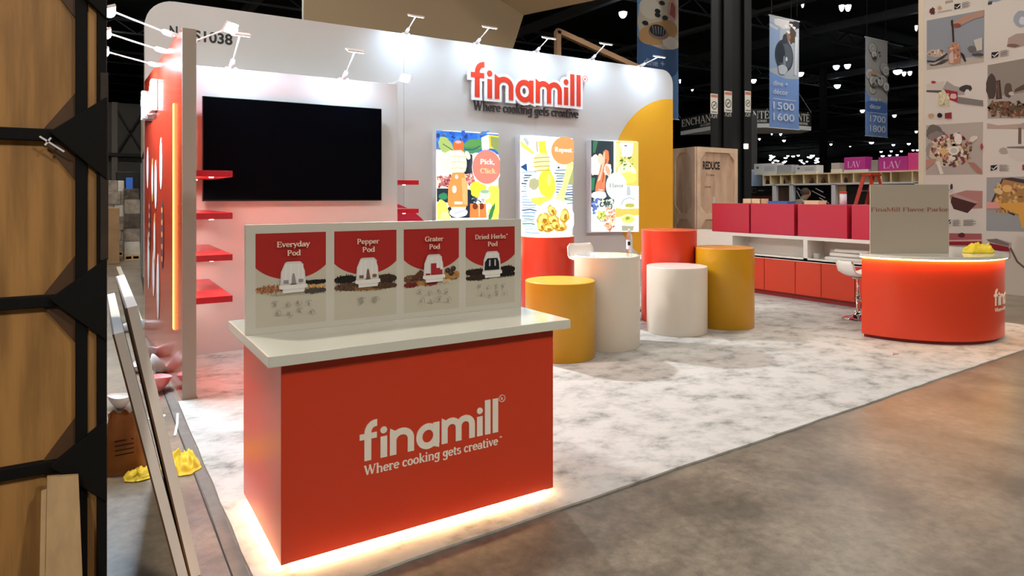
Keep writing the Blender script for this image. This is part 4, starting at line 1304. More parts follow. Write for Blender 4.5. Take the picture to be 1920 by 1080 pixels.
# ------------------------------------------------ crumpled cloths, foam, bags
def cloth(name, cx, cy, z, sx, sy, h, rot, seed, mt, label, cat, group=None, n=26, lobes=True):
    R = Matrix.Rotation(rot, 3, 'Z')
    vs, fs = [], []
    for side in (0, 1):
        for i in range(n):
            for j in range(n):
                u, v = 2 * i / (n - 1) - 1, 2 * j / (n - 1) - 1
                r_ = 1 - .28 * abs(noise.noise(Vector((u * 1.3 + seed, v * 1.3, seed * 3.1)))) if lobes else 1
                q = max(abs(u), abs(v)); l = math.hypot(u, v) or 1
                k = q / l
                x, y = u * k * r_ * sx / 2, v * k * r_ * sy / 2
                edge = max(0, 1 - math.hypot(u * k, v * k) ** 2)
                hh = h * edge ** .6 * (.45 + .9 * abs(noise.noise(Vector((u * 2.1 + seed * 7, v * 2.1, 1.7)))) + .5 * abs(noise.noise(Vector((u * 4.6, v * 4.6 + seed, 5)))))
                p = R @ Vector((x, y, 0))
                vs.append((cx + p.x, cy + p.y, z + (.002 if side else .006 + hh)))
    for s in (0, 1):
        for i in range(n - 1):
            for j in range(n - 1):
                a_ = s * n * n + i * n + j
                q = (a_, a_ + n, a_ + n + 1, a_ + 1)
                fs.append(q if s == 0 else q[::-1])
    bd = [i * n for i in range(n)] + [(n - 1) * n + j for j in range(1, n)] + [i * n + n - 1 for i in range(n - 2, -1, -1)] + [j for j in range(n - 2, 0, -1)]
    for i in range(len(bd)):
        a_, b_ = bd[i], bd[(i + 1) % len(bd)]
        fs.append((a_, b_, b_ + n * n, a_ + n * n))
    m = MB(); m.add(vs, fs, mt, True)
    return tag(m.build(name), label, cat, group)


p = PT(1836, 474, 'z', 1.0)
cloth('cleaning_cloth', p.x, p.y, 1.0, .40, .24, .13, -.5, 2.3, YCLOTH, 'crumpled yellow cloth lying on the white round counter top', 'cloth')
p = PT(340, 876, 'z', 0)
cloth('cleaning_cloth', p.x, p.y + .0, 0, .22, .34, .10, .2, 5.1, YCLOTH, 'crumpled yellow cloth on the concrete right of the leaning sheets', 'cloth')
p = PT(264, 893, 'z', 0)
cloth('cleaning_cloth', p.x, p.y, 0, .20, .17, .05, .5, 8.4, YCLOTH, 'yellow cloth on the concrete between paper bag and leaning sheets', 'cloth')

def foam_shell(u, v, r, lift, tilt, rot, label, mt=FOAM, squash=.6):
    p = PT(u, v, 'z', 0)
    R = Matrix.Rotation(rot, 3, 'Z') @ Matrix.Rotation(tilt, 3, 'Y')
    vs, fs = [], []
    n, k = 8, 28
    lo = 9
    for s in (0, 1):
        for i in range(n + 1):
            for j in range(k):
                a_ = 2 * math.pi * j / k
                q = r * i / n
                z_ = .75 * r * (i / n) ** 2.2 + .05 * r * math.sin(2 * a_) * (i / n)
                w = R @ Vector((q * math.cos(a_), squash * q * math.sin(a_), z_ + s * .008))
                vs.append(w); lo = min(lo, w.z)
    for s in (0, 1):
        for i in range(n):
            for j in range(k):
                a_ = s * (n + 1) * k + i * k + j; b_ = s * (n + 1) * k + i * k + (j + 1) % k
                fs.append((a_, b_, b_ + k, a_ + k))
    for j in range(k):
        a_ = n * k + j; b_ = n * k + (j + 1) % k
        fs.append((a_, b_, b_ + (n + 1) * k, a_ + (n + 1) * k))
    m = MB(); m.add([(w.x + p.x, w.y + p.y, w.z - lo + lift) for w in vs], fs, mt, True)
    return tag(m.build('foam_shell'), label, 'packing foam', 'curved foam shells beside the red wall')


PKF = mat('pink_foam', '#e6aeb0', rough=.7)
foam_shell(276, 672, .135, 0, .35, .5, 'curved white foam shell lying farthest back beside the red wall', squash=.7)
foam_shell(260, 697, .10, 0, -.1, 1.2, 'flat white foam shell next to the farthest one on the concrete')
foam_shell(286, 702, .12, .0, .9, .2, 'upright foam shell lit pink in the middle of the foam heap')
foam_shell(291, 736, .16, 0, .1, .9, 'broad pale pink foam shell at the front of the foam heap', PKF, .65)
foam_shell(226, 766, .13, 0, .05, 2.0, 'thin white foam sheet on the concrete near the tall crate', squash=.6)
b = MB(); p, q = PT(333, 776, 'z', 0), PT(328, 818, 'z', 0)
b.bar(p + Vector((0, 0, .004)), (p + q) / 2 + Vector((.006, 0, .008)), .016, .003, FOAM); b.bar((p + q) / 2 + Vector((.006, 0, .008)), q + Vector((0, 0, .004)), .016, .003, FOAM)
tag(b.build('plastic_strip'), 'thin white plastic strip lying on the concrete near the carpet edge', 'strip')
b = MB(); p = PT(287, 749, 'z', 0); b.box(p.x - .05, p.y - .05, 0, p.x + .05, p.y + .05, .008, mat('pink_tape', '#e0386a'))
tag(b.build('tape_scrap'), 'small bright pink tape scrap on the concrete in front of the foam', 'scrap')
b = MB(); p = PT(296, 783, 'z', 0); b.prism(blob(p.x, p.y, .07, .04, 3, 9, .3, .4), lambda x, y, z: Vector((x, y, z)), 0, .006, FOAM, back=True)
tag(b.build('paper_scrap'), 'small white torn paper scrap on the concrete behind the plastic strip', 'scrap')
b = MB(); p = PT(1675, 664, 'z', ZC); b.prism([(p.x - .05, p.y - .02), (p.x + .05, p.y - .03), (p.x + .05, p.y + .03)], lambda x, y, z: Vector((x, y, z + .01 * (x - p.x))), ZC, ZC + .006, pr('#b08a80'), back=True)
tag(b.build('paper_scrap'), 'tiny folded paper scrap on the carpet in front of the round counter', 'scrap')

# paper bag
p = PT(232, 880, 'z', 0)
vs, fs = [], []
n, k = 9, 32
for i in range(n + 1):
    h = i / n
    for j in range(k):
        a_ = 2 * math.pi * j / k
        c_, s_ = math.cos(a_), math.sin(a_)
        q = 1 / max(abs(c_), abs(s_)) ** .75
        w = .13 * (1 - .35 * h) * q; dth = .075 * (1 - .55 * h) * q
        nn_ = .022 * noise.noise(Vector((c_ * 2, s_ * 2, h * 4)))
        vs.append((p.x + c_ * (w + nn_), p.y + s_ * (dth + nn_), h * .35 + (.03 * noise.noise(Vector((a_ * 3, 1, 2))) if i == n else 0)))
for i in range(n):
    for j in range(k):
        fs.append((i * k + j, i * k + (j + 1) % k, (i + 1) * k + (j + 1) % k, (i + 1) * k + j))
fs.append(tuple(range(k)))
bg = thing('paper_bag', 'crumpled brown paper bag standing on the concrete beside the tall crate', 'bag', (p.x, p.y, 0))
b = MB(); b.add(vs, fs, PAPERB, True); child(b, 'body', bg)
b = MB()
for i in range(4):
    b.bar((p.x - .05, p.y - .112 + .018 * i, .13 + i * .022), (p.x + .05, p.y - .112 + .018 * i, .132 + i * .022), .003, .008, pr('#3a2416'))
child(b, 'printed_lines', bg)

# leaning sheets
def lean_sheet(x0, x1, ztop, y0, ln, th, label):
    a_ = Vector((x0, 0, 0)); d = Vector((x1 - x0, 0, ztop)); n_ = Vector((ztop, 0, -(x1 - x0))).normalized() * th
    t = thing('leaning_sheet', label, 'board', (x0, y0 + ln / 2, 0), 'long sheets leaning beside the tall crate')
    e = .006
    def sl(s0, s1, mt, nm):
        q = [a_ + n_ * s0, a_ + n_ * s1]
        m = MB(); vs = []
        for yy in (y0, y0 + ln):
            for w in (q[0], q[1], q[1] + d, q[0] + d):
                vs.append((w.x, yy, w.z + th * .25))
        m.add(vs, [(0, 1, 2, 3), (7, 6, 5, 4), (0, 4, 5, 1), (1, 5, 6, 2), (2, 6, 7, 3), (3, 7, 4, 0)], mt)
        child(m, nm, t)
    sl(0, .16, PLYD, 'facing'); sl(.16, 1, mat('sheet_edge', '#fbeee2', rough=.7), 'core')


lean_sheet(.318, .075, 1.10, 3.18, 1.3, .043, 'left sheet of pale board leaning against the tall black framed crate')
lean_sheet(.365, .122, 1.20, 3.20, 1.3, .045, 'right sheet of pale board leaning beside the tall black framed crate')

# ================================================================== FOREGROUND CRATE
cr = thing('shipping_crate', 'tall wooden crate with black battens and triangular gussets at the left edge', 'crate', (-1.0, 3.3, 0))
CX, CYY = .05, 2.80
b = MB(); b.box(-2.2, CYY + .04, .06, CX - .03, CYY + .9, 3.05, PLY); child(b, 'panel', cr)
zr = [.16, .737, 1.313, 1.89, 2.466, 3.04]
for z in zr:
    b = MB(); b.box(-2.2, CYY + .012, z - .02, CX - .1, CYY + .045, z + .022, FRAMEB); child(b, 'rail', cr, .004)
b = MB(); p = PT(141, 300, 'y', CYY); q = PT(164, 300, 'y', CYY)
b.box(p.x, CYY + .008, .0, q.x, CYY + .045, 3.06, FRAMEB); child(b, 'stile', cr, .003)
b = MB(); q2 = PT(181, 300, 'y', CYY); b.box(q.x, CYY + .02, .0, q2.x, CYY + .045, 3.06, PLY); child(b, 'inner_batten', cr)
b = MB(); b.box(q2.x, CYY + .0, .0, CX, CYY + .9, 3.06, FRAMEB); child(b, 'corner_post', cr, .004)
b = MB(); b.box(CX - .02, CYY - .004, 1.45, CX + .004, CYY + .9, 2.12, mat('worn_edge', '#3a2c1e', rough=.7, nz=(10, .5))); child(b, 'edge_guard', cr)
for z in zr[1:-1]:
    ap_ = PT(92, 300, 'y', CYY).x
    b = MB(); b.prism([(ap_ + .0, z + .01), (CX - .0, z - .155), (CX - .0, z + .145)], fY(0, CYY + .0, 0), -.01, .012, FRAMEB, back=True); child(b, 'gusset', cr, .004)
for z in zr[1:-1]:
    for sg_ in (1, -1):
        b = MB(); b.prism([(-.12 - .02, z + sg_ * .02), (p.x, z + sg_ * .155), (p.x, z + sg_ * .02)], fY(0, CYY + .03, 0), -.02, .003, mat('brown_corner', '#5a3c20', rough=.6, nz=(6, .3)), back=True)
        child(b, 'corner_block', cr)
b = MB(); z = PT(90, 265, 'y', CYY).z; x = PT(88, 265, 'y', CYY).x
b.bar((x - .02, CYY - .016, z + .015), (x + .05, CYY - .016, z - .035), .004, .006, LAMPW); b.bar((x - .005, CYY - .016, z - .015), (x + .012, CYY - .016, z + .012), .004, .006, LAMPW)
child(b, 'nail', cr)
# two offcuts leaning on the crate
for (u0, u1, vt, dy, mt, lab, th) in ((77, 88, 920, .06, PALEW, 'narrow pale wood strip leaning against the crate at lower left', .012), (88, 147, 895, .03, PALEW, 'broad pale board leaning against the crate at lower left', .018)):
    a_, c_ = PT(u0, vt, 'y', CYY - .05), PT(u1, vt - 4, 'y', CYY - .05)
    b = MB()
    y1_, y0_ = CYY - .02 - dy * 0.4, CYY - .27 - dy * .4
    b.hexa([(a_.x, y0_ - th, 0), (c_.x + (.03 if th > .015 else 0), y0_ - th, 0), (c_.x + (.03 if th > .015 else 0), y0_, 0), (a_.x, y0_, 0), (a_.x, y1_ - th, a_.z - .0), (c_.x, y1_ - th, c_.z + .0), (c_.x, y1_, c_.z), (a_.x, y1_, a_.z)], mt)
    tag(b.build('offcut_board', bevel=.002), lab, 'board', 'offcut boards at the crate')

# ================================================================== BEHIND: crate with stencil
CC = PT(1305, 275, 'd', 13.3); CL = PT(1262, 278, 'd', 14.0); CRt = PT(1381, 277, 'd', 14.0)
zt = 2.66
def crate_face(o, pa, pb, z0, z1, nm):
    ux = Vector((pb.x - pa.x, pb.y - pa.y, 0)); w = ux.length; f = frame((pa.x, pa.y, 0), ux, (0, 0, 1))
    m = MB(); e = .1
    for q in ((0, z0, e, z1), (w - e, z0, w, z1), (e, z1 - e, w - e, z1), (e, z0, w - e, z0 + e), (e, 1.2, w - e, 1.32)):
        m.prism([(q[0], q[1]), (q[2], q[1]), (q[2], q[3]), (q[0], q[3])], f, 0, .03, CRATEB)
    for (zz, s) in ((z1 - e, -1), (1.32, 1), (1.2, -1), (z0 + e, 1)):
        m.prism([(e, zz), (e + .16, zz), (e, zz + s * .16)], f, 0, .028, CRATEB); m.prism([(w - e, zz), (w - e - .16, zz), (w - e, zz + s * .16)], f, 0, .028, CRATEB)
    child(m, nm, o)
    return f, w
ct = thing('wooden_crate', 'tall plywood crate stencilled REDUCE behind the booth right corner', 'crate', (CC.x + .3, CC.y + .5, 0))
back = CL + (CRt - CC)
b = MB(); b.prism([(CC.x, CC.y), (CRt.x, CRt.y), (back.x, back.y), (CL.x, CL.y)], lambda x, y, z: Vector((x, y, z)), 0.0, zt, CRATE, back=True); child(b, 'body', ct)
f, w = crate_face(ct, CL, CC, .02, zt, 'batten_frame')
f, w = crate_face(ct, CC, CRt, .02, zt, 'batten_frame')
b = MB(); ST = pr('#2a2220', .8)
text_to(b, 'REDUCE', f, .2, zt - .44, .52, .15, .002, ST, serif=False, bold=.04)
for (x0, z0, w_, s) in ((.31, zt - .58, .24, 'Sc'), (.26, zt - .82, .19, 'out')):
    text_to(b, 'Crate' if s == 'Sc' else 'out', f, x0, z0, w_, .05, .002, ST, serif=False)
child(b, 'stencil', ct); b = MB(); b.prism([(.50, zt - 1.16), (.58, zt - 1.16), (.58, zt - 1.0), (.50, zt - 1.0)], f, 0, .004, pr('#c8c0b4'))
child(b, 'paper_sticker', ct)

# ---- neighbour booth shelving (plane x = 15)
XN = 15.0
def xbox(u0, v0, u1, v1, x, depth, mt, name, label, cat, group=None, vb=None, bevel=.004):
    ya, yb_ = PT(u0, v0, 'x', x).y, PT(u1, v0, 'x', x).y
    um = (u0 + u1) / 2
    z1, z0 = PT(um, v0, 'x', x).z, PT(um, v1, 'x', x).z
    m = MB(); m.box(x, yb_, z0, x + depth, ya, z1, mt)
    if name is None:
        return m
    return tag(m.build(name, bevel=bevel), label, cat, group)


o_, s_ = (1380, 260), 5.486
zs_t, zs_b = 2.235, 1.965
yy0, yy1 = PT(1430, 330, 'x', XN).y, PT(1735, 330, 'x', XN).y
su = thing('shelf_unit', 'long row of pale wooden cubby shelves in the neighbouring booth', 'shelf', (XN + .15, (yy0 + yy1) / 2, 0))
b = MB(); b.box(XN, yy1, zs_t - .03, XN + .35, yy0, zs_t, ASH); b.box(XN, yy1, zs_b - .02, XN + .35, yy0, zs_b + .02, WBOX); b.box(XN + .33, yy1, zs_b, XN + .35, yy0, zs_t, ASH)
child(b, 'frame', su)
for zx in (275, 350, 455, 570, 690, 830, 950, 1080, 1205, 1380, 1490, 1590, 1810):
    y = PT(1380 + zx / s_, 330, 'x', XN).y
    b = MB(); b.box(XN + .01, y - .012, zs_b, XN + .33, y + .012, zs_t - .02, ASH); child(b, 'divider', su)
for zx in (390, 565, 1000, 1860):
    y = PT(1380 + zx / s_, 330, 'x', XN).y
    b = MB(); b.box(XN, y - .05, 0, XN + .12, y + .05, zs_b, WBOX); child(b, 'post', su)
rr = random.Random(6)
for zx in (320, 490, 780, 900, 1130):
    p = PT(1380 + zx / s_, 335, 'x', XN + .15)
    m = MB(); m.lathe([(0, 0), (.035, 0), (.05, .05), (.03, .1), (.02, .13), (0, .13)], (p.x, p.y, zs_b + .021), mat('ornament_brown', '#4a3020'), 12)
    tag(m.build('ornament'), 'tiny dark ornament standing in a cubby of the pale wooden shelf row', 'ornament', 'ornaments in the cubbies')
xb = lambda z, x, dep, mt, name, label, cat, group=None: xbox(1380 + z[0] / s_, 260 + z[1] / s_, 1380 + z[2] / s_, 260 + z[3] / s_, x, dep, mt, name, label, cat, group)
def top_box(z, mt, name, label, cat, group=None, base=None, x=XN + .05, dep=.3, deco=None):
    u0, u1 = 1380 + z[0] / s_, 1380 + z[2] / s_
    ya, yb_ = PT(u0, 320, 'x', x).y, PT(u1, 320, 'x', x).y
    um = (u0 + u1) / 2
    z1 = PT(um, 260 + z[1] / s_, 'x', x).z
    z0 = zs_t + .0005 if base is None else base
    t = thing(name, label, cat, (x + dep / 2, (ya + yb_) / 2, z0), group)
    m = MB(); m.box(x, yb_, z0, x + dep, ya, z1, mt); child(m, 'body', t, .004)
    if deco:
        m = MB(); deco(m, fX(x, ya, z0), ya - yb_, z1 - z0); child(m, 'print', t)
    return t, z1


def carton_print(m, f, w, h):
    for i in range(3):
        m.flat([(w * .45, h * (.35 + i * .15)), (w * .9, h * (.35 + i * .15)), (w * .9, h * (.39 + i * .15)), (w * .45, h * (.39 + i * .15))], f, .002, pr('#7a8494'))
    m.flat(ell(w * .16, h * .65, w * .06, h * .12), f, .002, pr('#5c6678'))
def lav(m, f, w, h):
    text_to(m, 'LAV', f, w * .16, h * .18, w * .62, h * .5, .002, pr('#e8b8dc'), T=.12, t=.03)
top_box((185, 255, 420, 345), WBOX, 'carton', 'white printed carton on the shelf row, leftmost on top', 'carton', 'cartons on top of the shelf row', deco=carton_print)
top_box((425, 270, 572, 345), mat('grey_carton', '#a9acb2'), 'carton', 'grey carton right of the leftmost white printed carton', 'carton', 'cartons on top of the shelf row')
top_box((610, 275, 825, 345), WBOX, 'carton', 'white printed carton in the middle of the shelf row top', 'carton', 'cartons on top of the shelf row', deco=carton_print)
t_, zz = top_box((975, 312, 1090, 345), mat('pale_carton', '#d8d4cc'), 'carton', 'pale flat carton under the cream carton beside the purple box', 'carton', 'cartons on top of the shelf row')
top_box((980, 250, 1062, 312), mat('cream_carton', '#b8b4ac'), 'carton', 'cream carton stacked left of the small purple box', 'carton', 'cartons on top of the shelf row', base=zz + .0005)
t_, zz = top_box((1110, 318, 1360, 345), WBOX, 'carton', 'long flat white carton carrying the small purple box', 'carton', 'cartons on top of the shelf row')
top_box((1112, 190, 1330, 318), PURPLE, 'gift_box', 'small purple box with pale letters on the long flat carton', 'box', 'purple boxes', base=zz + .0005, deco=lav)
top_box((1390, 220, 1460, 340), mat('stone_carton', '#8f8b86'), 'carton', 'upright grey carton between the two purple boxes', 'carton', 'cartons on top of the shelf row')
top_box((1466, 185, 1765, 345), PURPLE, 'gift_box', 'large purple box with pale letters right of the grey carton', 'box', 'purple boxes', deco=lav)
top_box((1768, 145, 1880, 345), mat('pink_carton', '#d8448c'), 'gift_box', 'bright pink box beside the large purple box', 'box', 'purple boxes')
# blue bin, dark panels below the row
xbox(1386, 322, 1429.5, 362, XN + .36, .4, LBLUE, 'storage_bin', 'pale blue plastic bin cabinet left of the cubby shelf row', 'bin')
bx = tag(xbox(1386, 318, 1429.5, 322, XN + .36, .42, mat('bin_lid', '#b8cce4'), 'bin_lid', 'pale blue lid', 'bin'), 'pale blue flat lid lying on the blue bin cabinet', 'lid')
def panel(zx0, zx1, zy0, mt, name, label, cat, x=XN + .125, z0=.0, deco=None):
    ya, yb_ = PT(1380 + zx0 / s_, 350, 'x', x).y, PT(1380 + zx1 / s_, 350, 'x', x).y
    z1 = PT(1380 + (zx0 + zx1) / 2 / s_, 260 + zy0 / s_, 'x', x).z
    t = thing(name, label, cat, (x, (ya + yb_) / 2, z0))
    m = MB(); m.box(x, yb_, z0, x + .03, ya, min(z1, zs_b - .025), mt); child(m, 'sheet', t)
    if deco:
        m = MB(); deco(m, fX(x, ya, z0), ya - yb_, min(z1, zs_b - .025) - z0); child(m, 'print', t)
def scr(m, f, w, h):
    m.flat([(w * .02, h * .70), (w * .98, h * .70), (w * .98, h * .86), (w * .02, h * .86)], f, .002, pr('#4a1410'))
    for q in ribbon([(w * .28, h * .91), (w * .42, h * .91), (w * .42, h * .97), (w * .28, h * .97), (w * .28, h * .91)], lambda a_, b_: .012):
        m.flat(q, f, .003, pr('#6a6a70'))
    m.flat([(w * .5, h * .93), (w * .7, h * .93), (w * .7, h * .945), (w * .5, h * .945)], f, .003, pr('#6a6a70'))
panel(90, 372, 462, BLACK, 'display_panel', 'dark display panel with a small square emblem under the shelf row left end', 'panel', deco=scr)
panel(440, 550, 475, mat('door_brown', '#4a3526'), 'door_panel', 'narrow brown door panel between white posts in the neighbouring booth', 'panel')
def painted_glints(m, f, w, h):  # pale bars paint glints of light onto the black foil
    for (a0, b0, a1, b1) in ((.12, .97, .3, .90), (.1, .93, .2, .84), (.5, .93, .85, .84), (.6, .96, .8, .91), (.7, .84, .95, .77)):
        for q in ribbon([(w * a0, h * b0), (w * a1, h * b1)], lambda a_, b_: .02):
            m.flat(q, f, .002, mat('painted_foil_glint', '#b8bcc4', rough=.2))
panel(588, 980, 462, mat('black_foil', '#08090c', rough=.15), 'plastic_sheet', 'black shiny plastic sheet hanging below the shelf row', 'sheet', deco=painted_glints)
panel(1030, 1130, 462, mat('tan_board', '#a88a64'), 'board_panel', 'tan board panel right of the black plastic sheet', 'panel')
panel(1142, 1855, 462, mat('dark_cloth', '#151210', rough=.9), 'dark_curtain', 'dark curtain behind the red step ladder', 'curtain')

# ladder
lc = PT(1634, 330, 'x', 13.6); zt_ = lc.z
ld = thing('step_ladder', 'red step ladder standing in the neighbouring booth', 'ladder', (lc.x, lc.y, 0))
RL = mat('ladder_red', '#c8402c', rough=.4)
ey = .55
for s in (-1, 1):
    b = MB(); b.bar((lc.x - .25, lc.y + s * .0 + .75, 0), (lc.x - s * .15, lc.y + .12, zt_), .05, .06, RL) if False else b.bar((lc.x + s * .28, lc.y + .62, 0), (lc.x + s * .17, lc.y + .06, zt_), .03, .07, RL); child(b, 'front_rail', ld)
    b = MB(); b.bar((lc.x + s * .26, lc.y - .55, 0), (lc.x + s * .15, lc.y - .06, zt_), .03, .05, RL); child(b, 'rear_rail', ld)
for i in range(1, 7):
    h = i / 7
    yv = lc.y + .62 - .56 * h
    b = MB(); b.box(lc.x - .27 + .1 * h, yv - .05, zt_ * h - .02, lc.x + .27 - .1 * h, yv + .05, zt_ * h + .005, mat('alu', '#b8b8bc', rough=.3, metal=.6)); child(b, 'step', ld)
b = MB(); b.box(lc.x - .2, lc.y - .1, zt_, lc.x + .2, lc.y + .1, zt_ + .04, RL); child(b, 'top_cap', ld, .005)

# person bending beyond the cabinets
pc = PT(1500, 370, 'd', 16.0)
pz = .0
ps = thing('person', 'person in a grey shirt stooping in the neighbouring booth', 'person', (pc.x, pc.y, 0))
fwd = Vector((CY, -SY, 0)); bk_ = Vector((SY, CY, 0))
def P3(a_, b_, c_): return Vector((pc.x, pc.y, 0)) + fwd * a_ + bk_ * b_ + Vector((0, 0, c_))
me = bpy.data.meshes.new('body')
vv = [P3(-.1, 0, 1.0), P3(-.06, 0, 1.2), P3(0, 0, 1.46), P3(.04, 0, 1.56), P3(.10, -.02, 1.63), P3(.13, -.02, 1.70), P3(-.1, .1, .92), P3(-.05, .1, .5), P3(-.1, .1, .08), P3(-.02, .1, .04), P3(-.1, -.1, .92), P3(-.05, -.12, .5), P3(-.1, -.12, .08), P3(.0, -.12, .04), P3(0, .2, 1.52), P3(.08, .26, 1.25), P3(.28, .2, 1.18), P3(0, -.2, 1.52), P3(.08, -.26, 1.25), P3(.28, -.2, 1.18)]
ed = [(0, 1), (1, 2), (2, 3), (3, 4), (4, 5), (0, 6), (6, 7), (7, 8), (8, 9), (0, 10), (10, 11), (11, 12), (12, 13), (2, 14), (14, 15), (15, 16), (2, 17), (17, 18), (18, 19)]
rad = [.15, .15, .17, .07, .085, .09, .09, .065, .05, .04, .09, .065, .05, .04, .075, .05, .035, .075, .05, .035]
org = Vector(ps['_w'])
me.from_pydata([v - org for v in vv], ed, [])
me.materials.append(mat('grey_shirt', '#8a8278', rough=.9))
bo = bpy.data.objects.new('body', me); COL.objects.link(bo); bo.parent = ps
sk = bo.modifiers.new('skin', 'SKIN')
for i, q in enumerate(rad):
    me.skin_vertices[0].data[i].radius = (q, q)
me.skin_vertices[0].data[0].use_root = True
su_ = bo.modifiers.new('subdivision', 'SUBSURF'); su_.levels = 2; su_.render_levels = 2
b = MB(); hc = P3(.135, -.02, 1.735)
b.lathe([(.105 * math.sin(math.pi * i / 12), -.12 * math.cos(math.pi * i / 12)) for i in range(13)], hc, SKIN, 20); child(b, 'head', ps)
b = MB(); b.lathe([(.115 * math.sin(math.pi * i / 12), -.125 * math.cos(math.pi * i / 12)) for i in range(5, 13)], hc - fwd * .02 + Vector((0, 0, .01)), mat('hair', '#3a3028', rough=.9), 20); child(b, 'hair', ps)

# columns ---------------------------------------------------------------
cl_ = thing('steel_column', 'wide black steel column with three flanges and notices behind the crate', 'column', tuple(PT(1370, 367, 'd', 16.5))[:2] + (0,))
YC = 11.0
for (u0, u1, dy, mt) in ((1334, 1346.5, 0, DARKST), (1346.5, 1358, .12, DARKER), (1358, 1373, .0, DARKST), (1373, 1396, .15, DARKER), (1396, 1409, 0, DARKST)):
    a_, c_ = PT(u0 - (dy > 0), 367, 'y', YC + dy), PT(u1 + (dy > 0), 367, 'y', YC + dy)
    b = MB(); b.box(a_.x, YC + dy, 0, c_.x, YC + dy + (.03 if dy == 0 else .12), 10.99, mt); child(b, 'flange', cl_)
for i, (u0, u1, vt, vb_) in enumerate(((1332.5, 1346, 175, 214), (1358.5, 1372.5, 170, 211), (1397, 1408, 170, 211))):
    a_, c_ = PT(u0, vt, 'y', YC - .012), PT(u1, vb_, 'y', YC - .012)
    t = thing('notice_sign', ['left', 'middle', 'right'][i] + ' no smoking notice on the black steel column', 'sign', ((a_.x + c_.x) / 2, YC - .012, c_.z), 'no smoking notices')
    f = fY(a_.x, YC - .002, c_.z); w, h = c_.x - a_.x, a_.z - c_.z
    m = MB(); m.prism([(0, 0), (w, 0), (w, h), (0, h)], f, 0, .008, mat('notice_white', '#d8d4cc')); child(m, 'plate', t)
    m = MB(); m.flat([(w * .05, h * .82), (w * .95, h * .82), (w * .95, h * .95), (w * .05, h * .95)], f, .009, pr('#c07060'))
    for q in ribbon(_arc(w / 2, h * .42, w * .36, w * .36, 0, 360, 20), lambda a_, b_: w * .08, True):
        m.flat(q, f, .009, BLACK)
    for q in ribbon([(w * .25, h * .42 - w * .25), (w * .75, h * .42 + w * .25)], lambda a_, b_: w * .07):
        m.flat(q, f, .0095, BLACK)
    m.flat([(w * .3, h * .41), (w * .7, h * .41), (w * .7, h * .44), (w * .3, h * .44)], f, .0092, BLACK)
    m.flat([(w * .1, h * .06), (w * .9, h * .06), (w * .9, h * .11), (w * .1, h * .11)], f, .009, pr('#606060'))
    text_to(m, 'X24', f, w * .05, -h * .2, w * .9, .11, -.001, mat('text_grey', '#9a9a98'), serif=False, bold=.03)
    child(m, 'print', t)
b = MB(); p = PT(1403, 274, 'y', YC - .1); b.box(p.x - .05, YC - .06, p.z - .06, p.x + .05, YC - .001, p.z + .06, mat('exit_glow', (1, .9, .75), emit=4)); tag(b.build('emergency_light'), 'small square lit fixture on the black steel column', 'light')
a_, c_ = PT(1545, 367, 'd', 45), PT(1554, 367, 'd', 45)
b = MB(); b.box(a_.x, a_.y, 0, a_.x + .35, a_.y + .35, 10.9, DARKER)
tag(b.build('steel_column'), 'far slim black column in the hall above the shelf row', 'column')
a_ = PT(1408, 265, 'd', 24)
b = MB(); b.box(a_.x, a_.y, 2.6, a_.x + .35, a_.y + .3, 4.6, mat('grey_post', '#5c5c5e')); b.box(a_.x, a_.y, 0, a_.x + .12, a_.y + .1, 2.6, DARKST)
tag(b.build('grey_pillar'), 'grey pillar panel right of the black steel column', 'pillar')

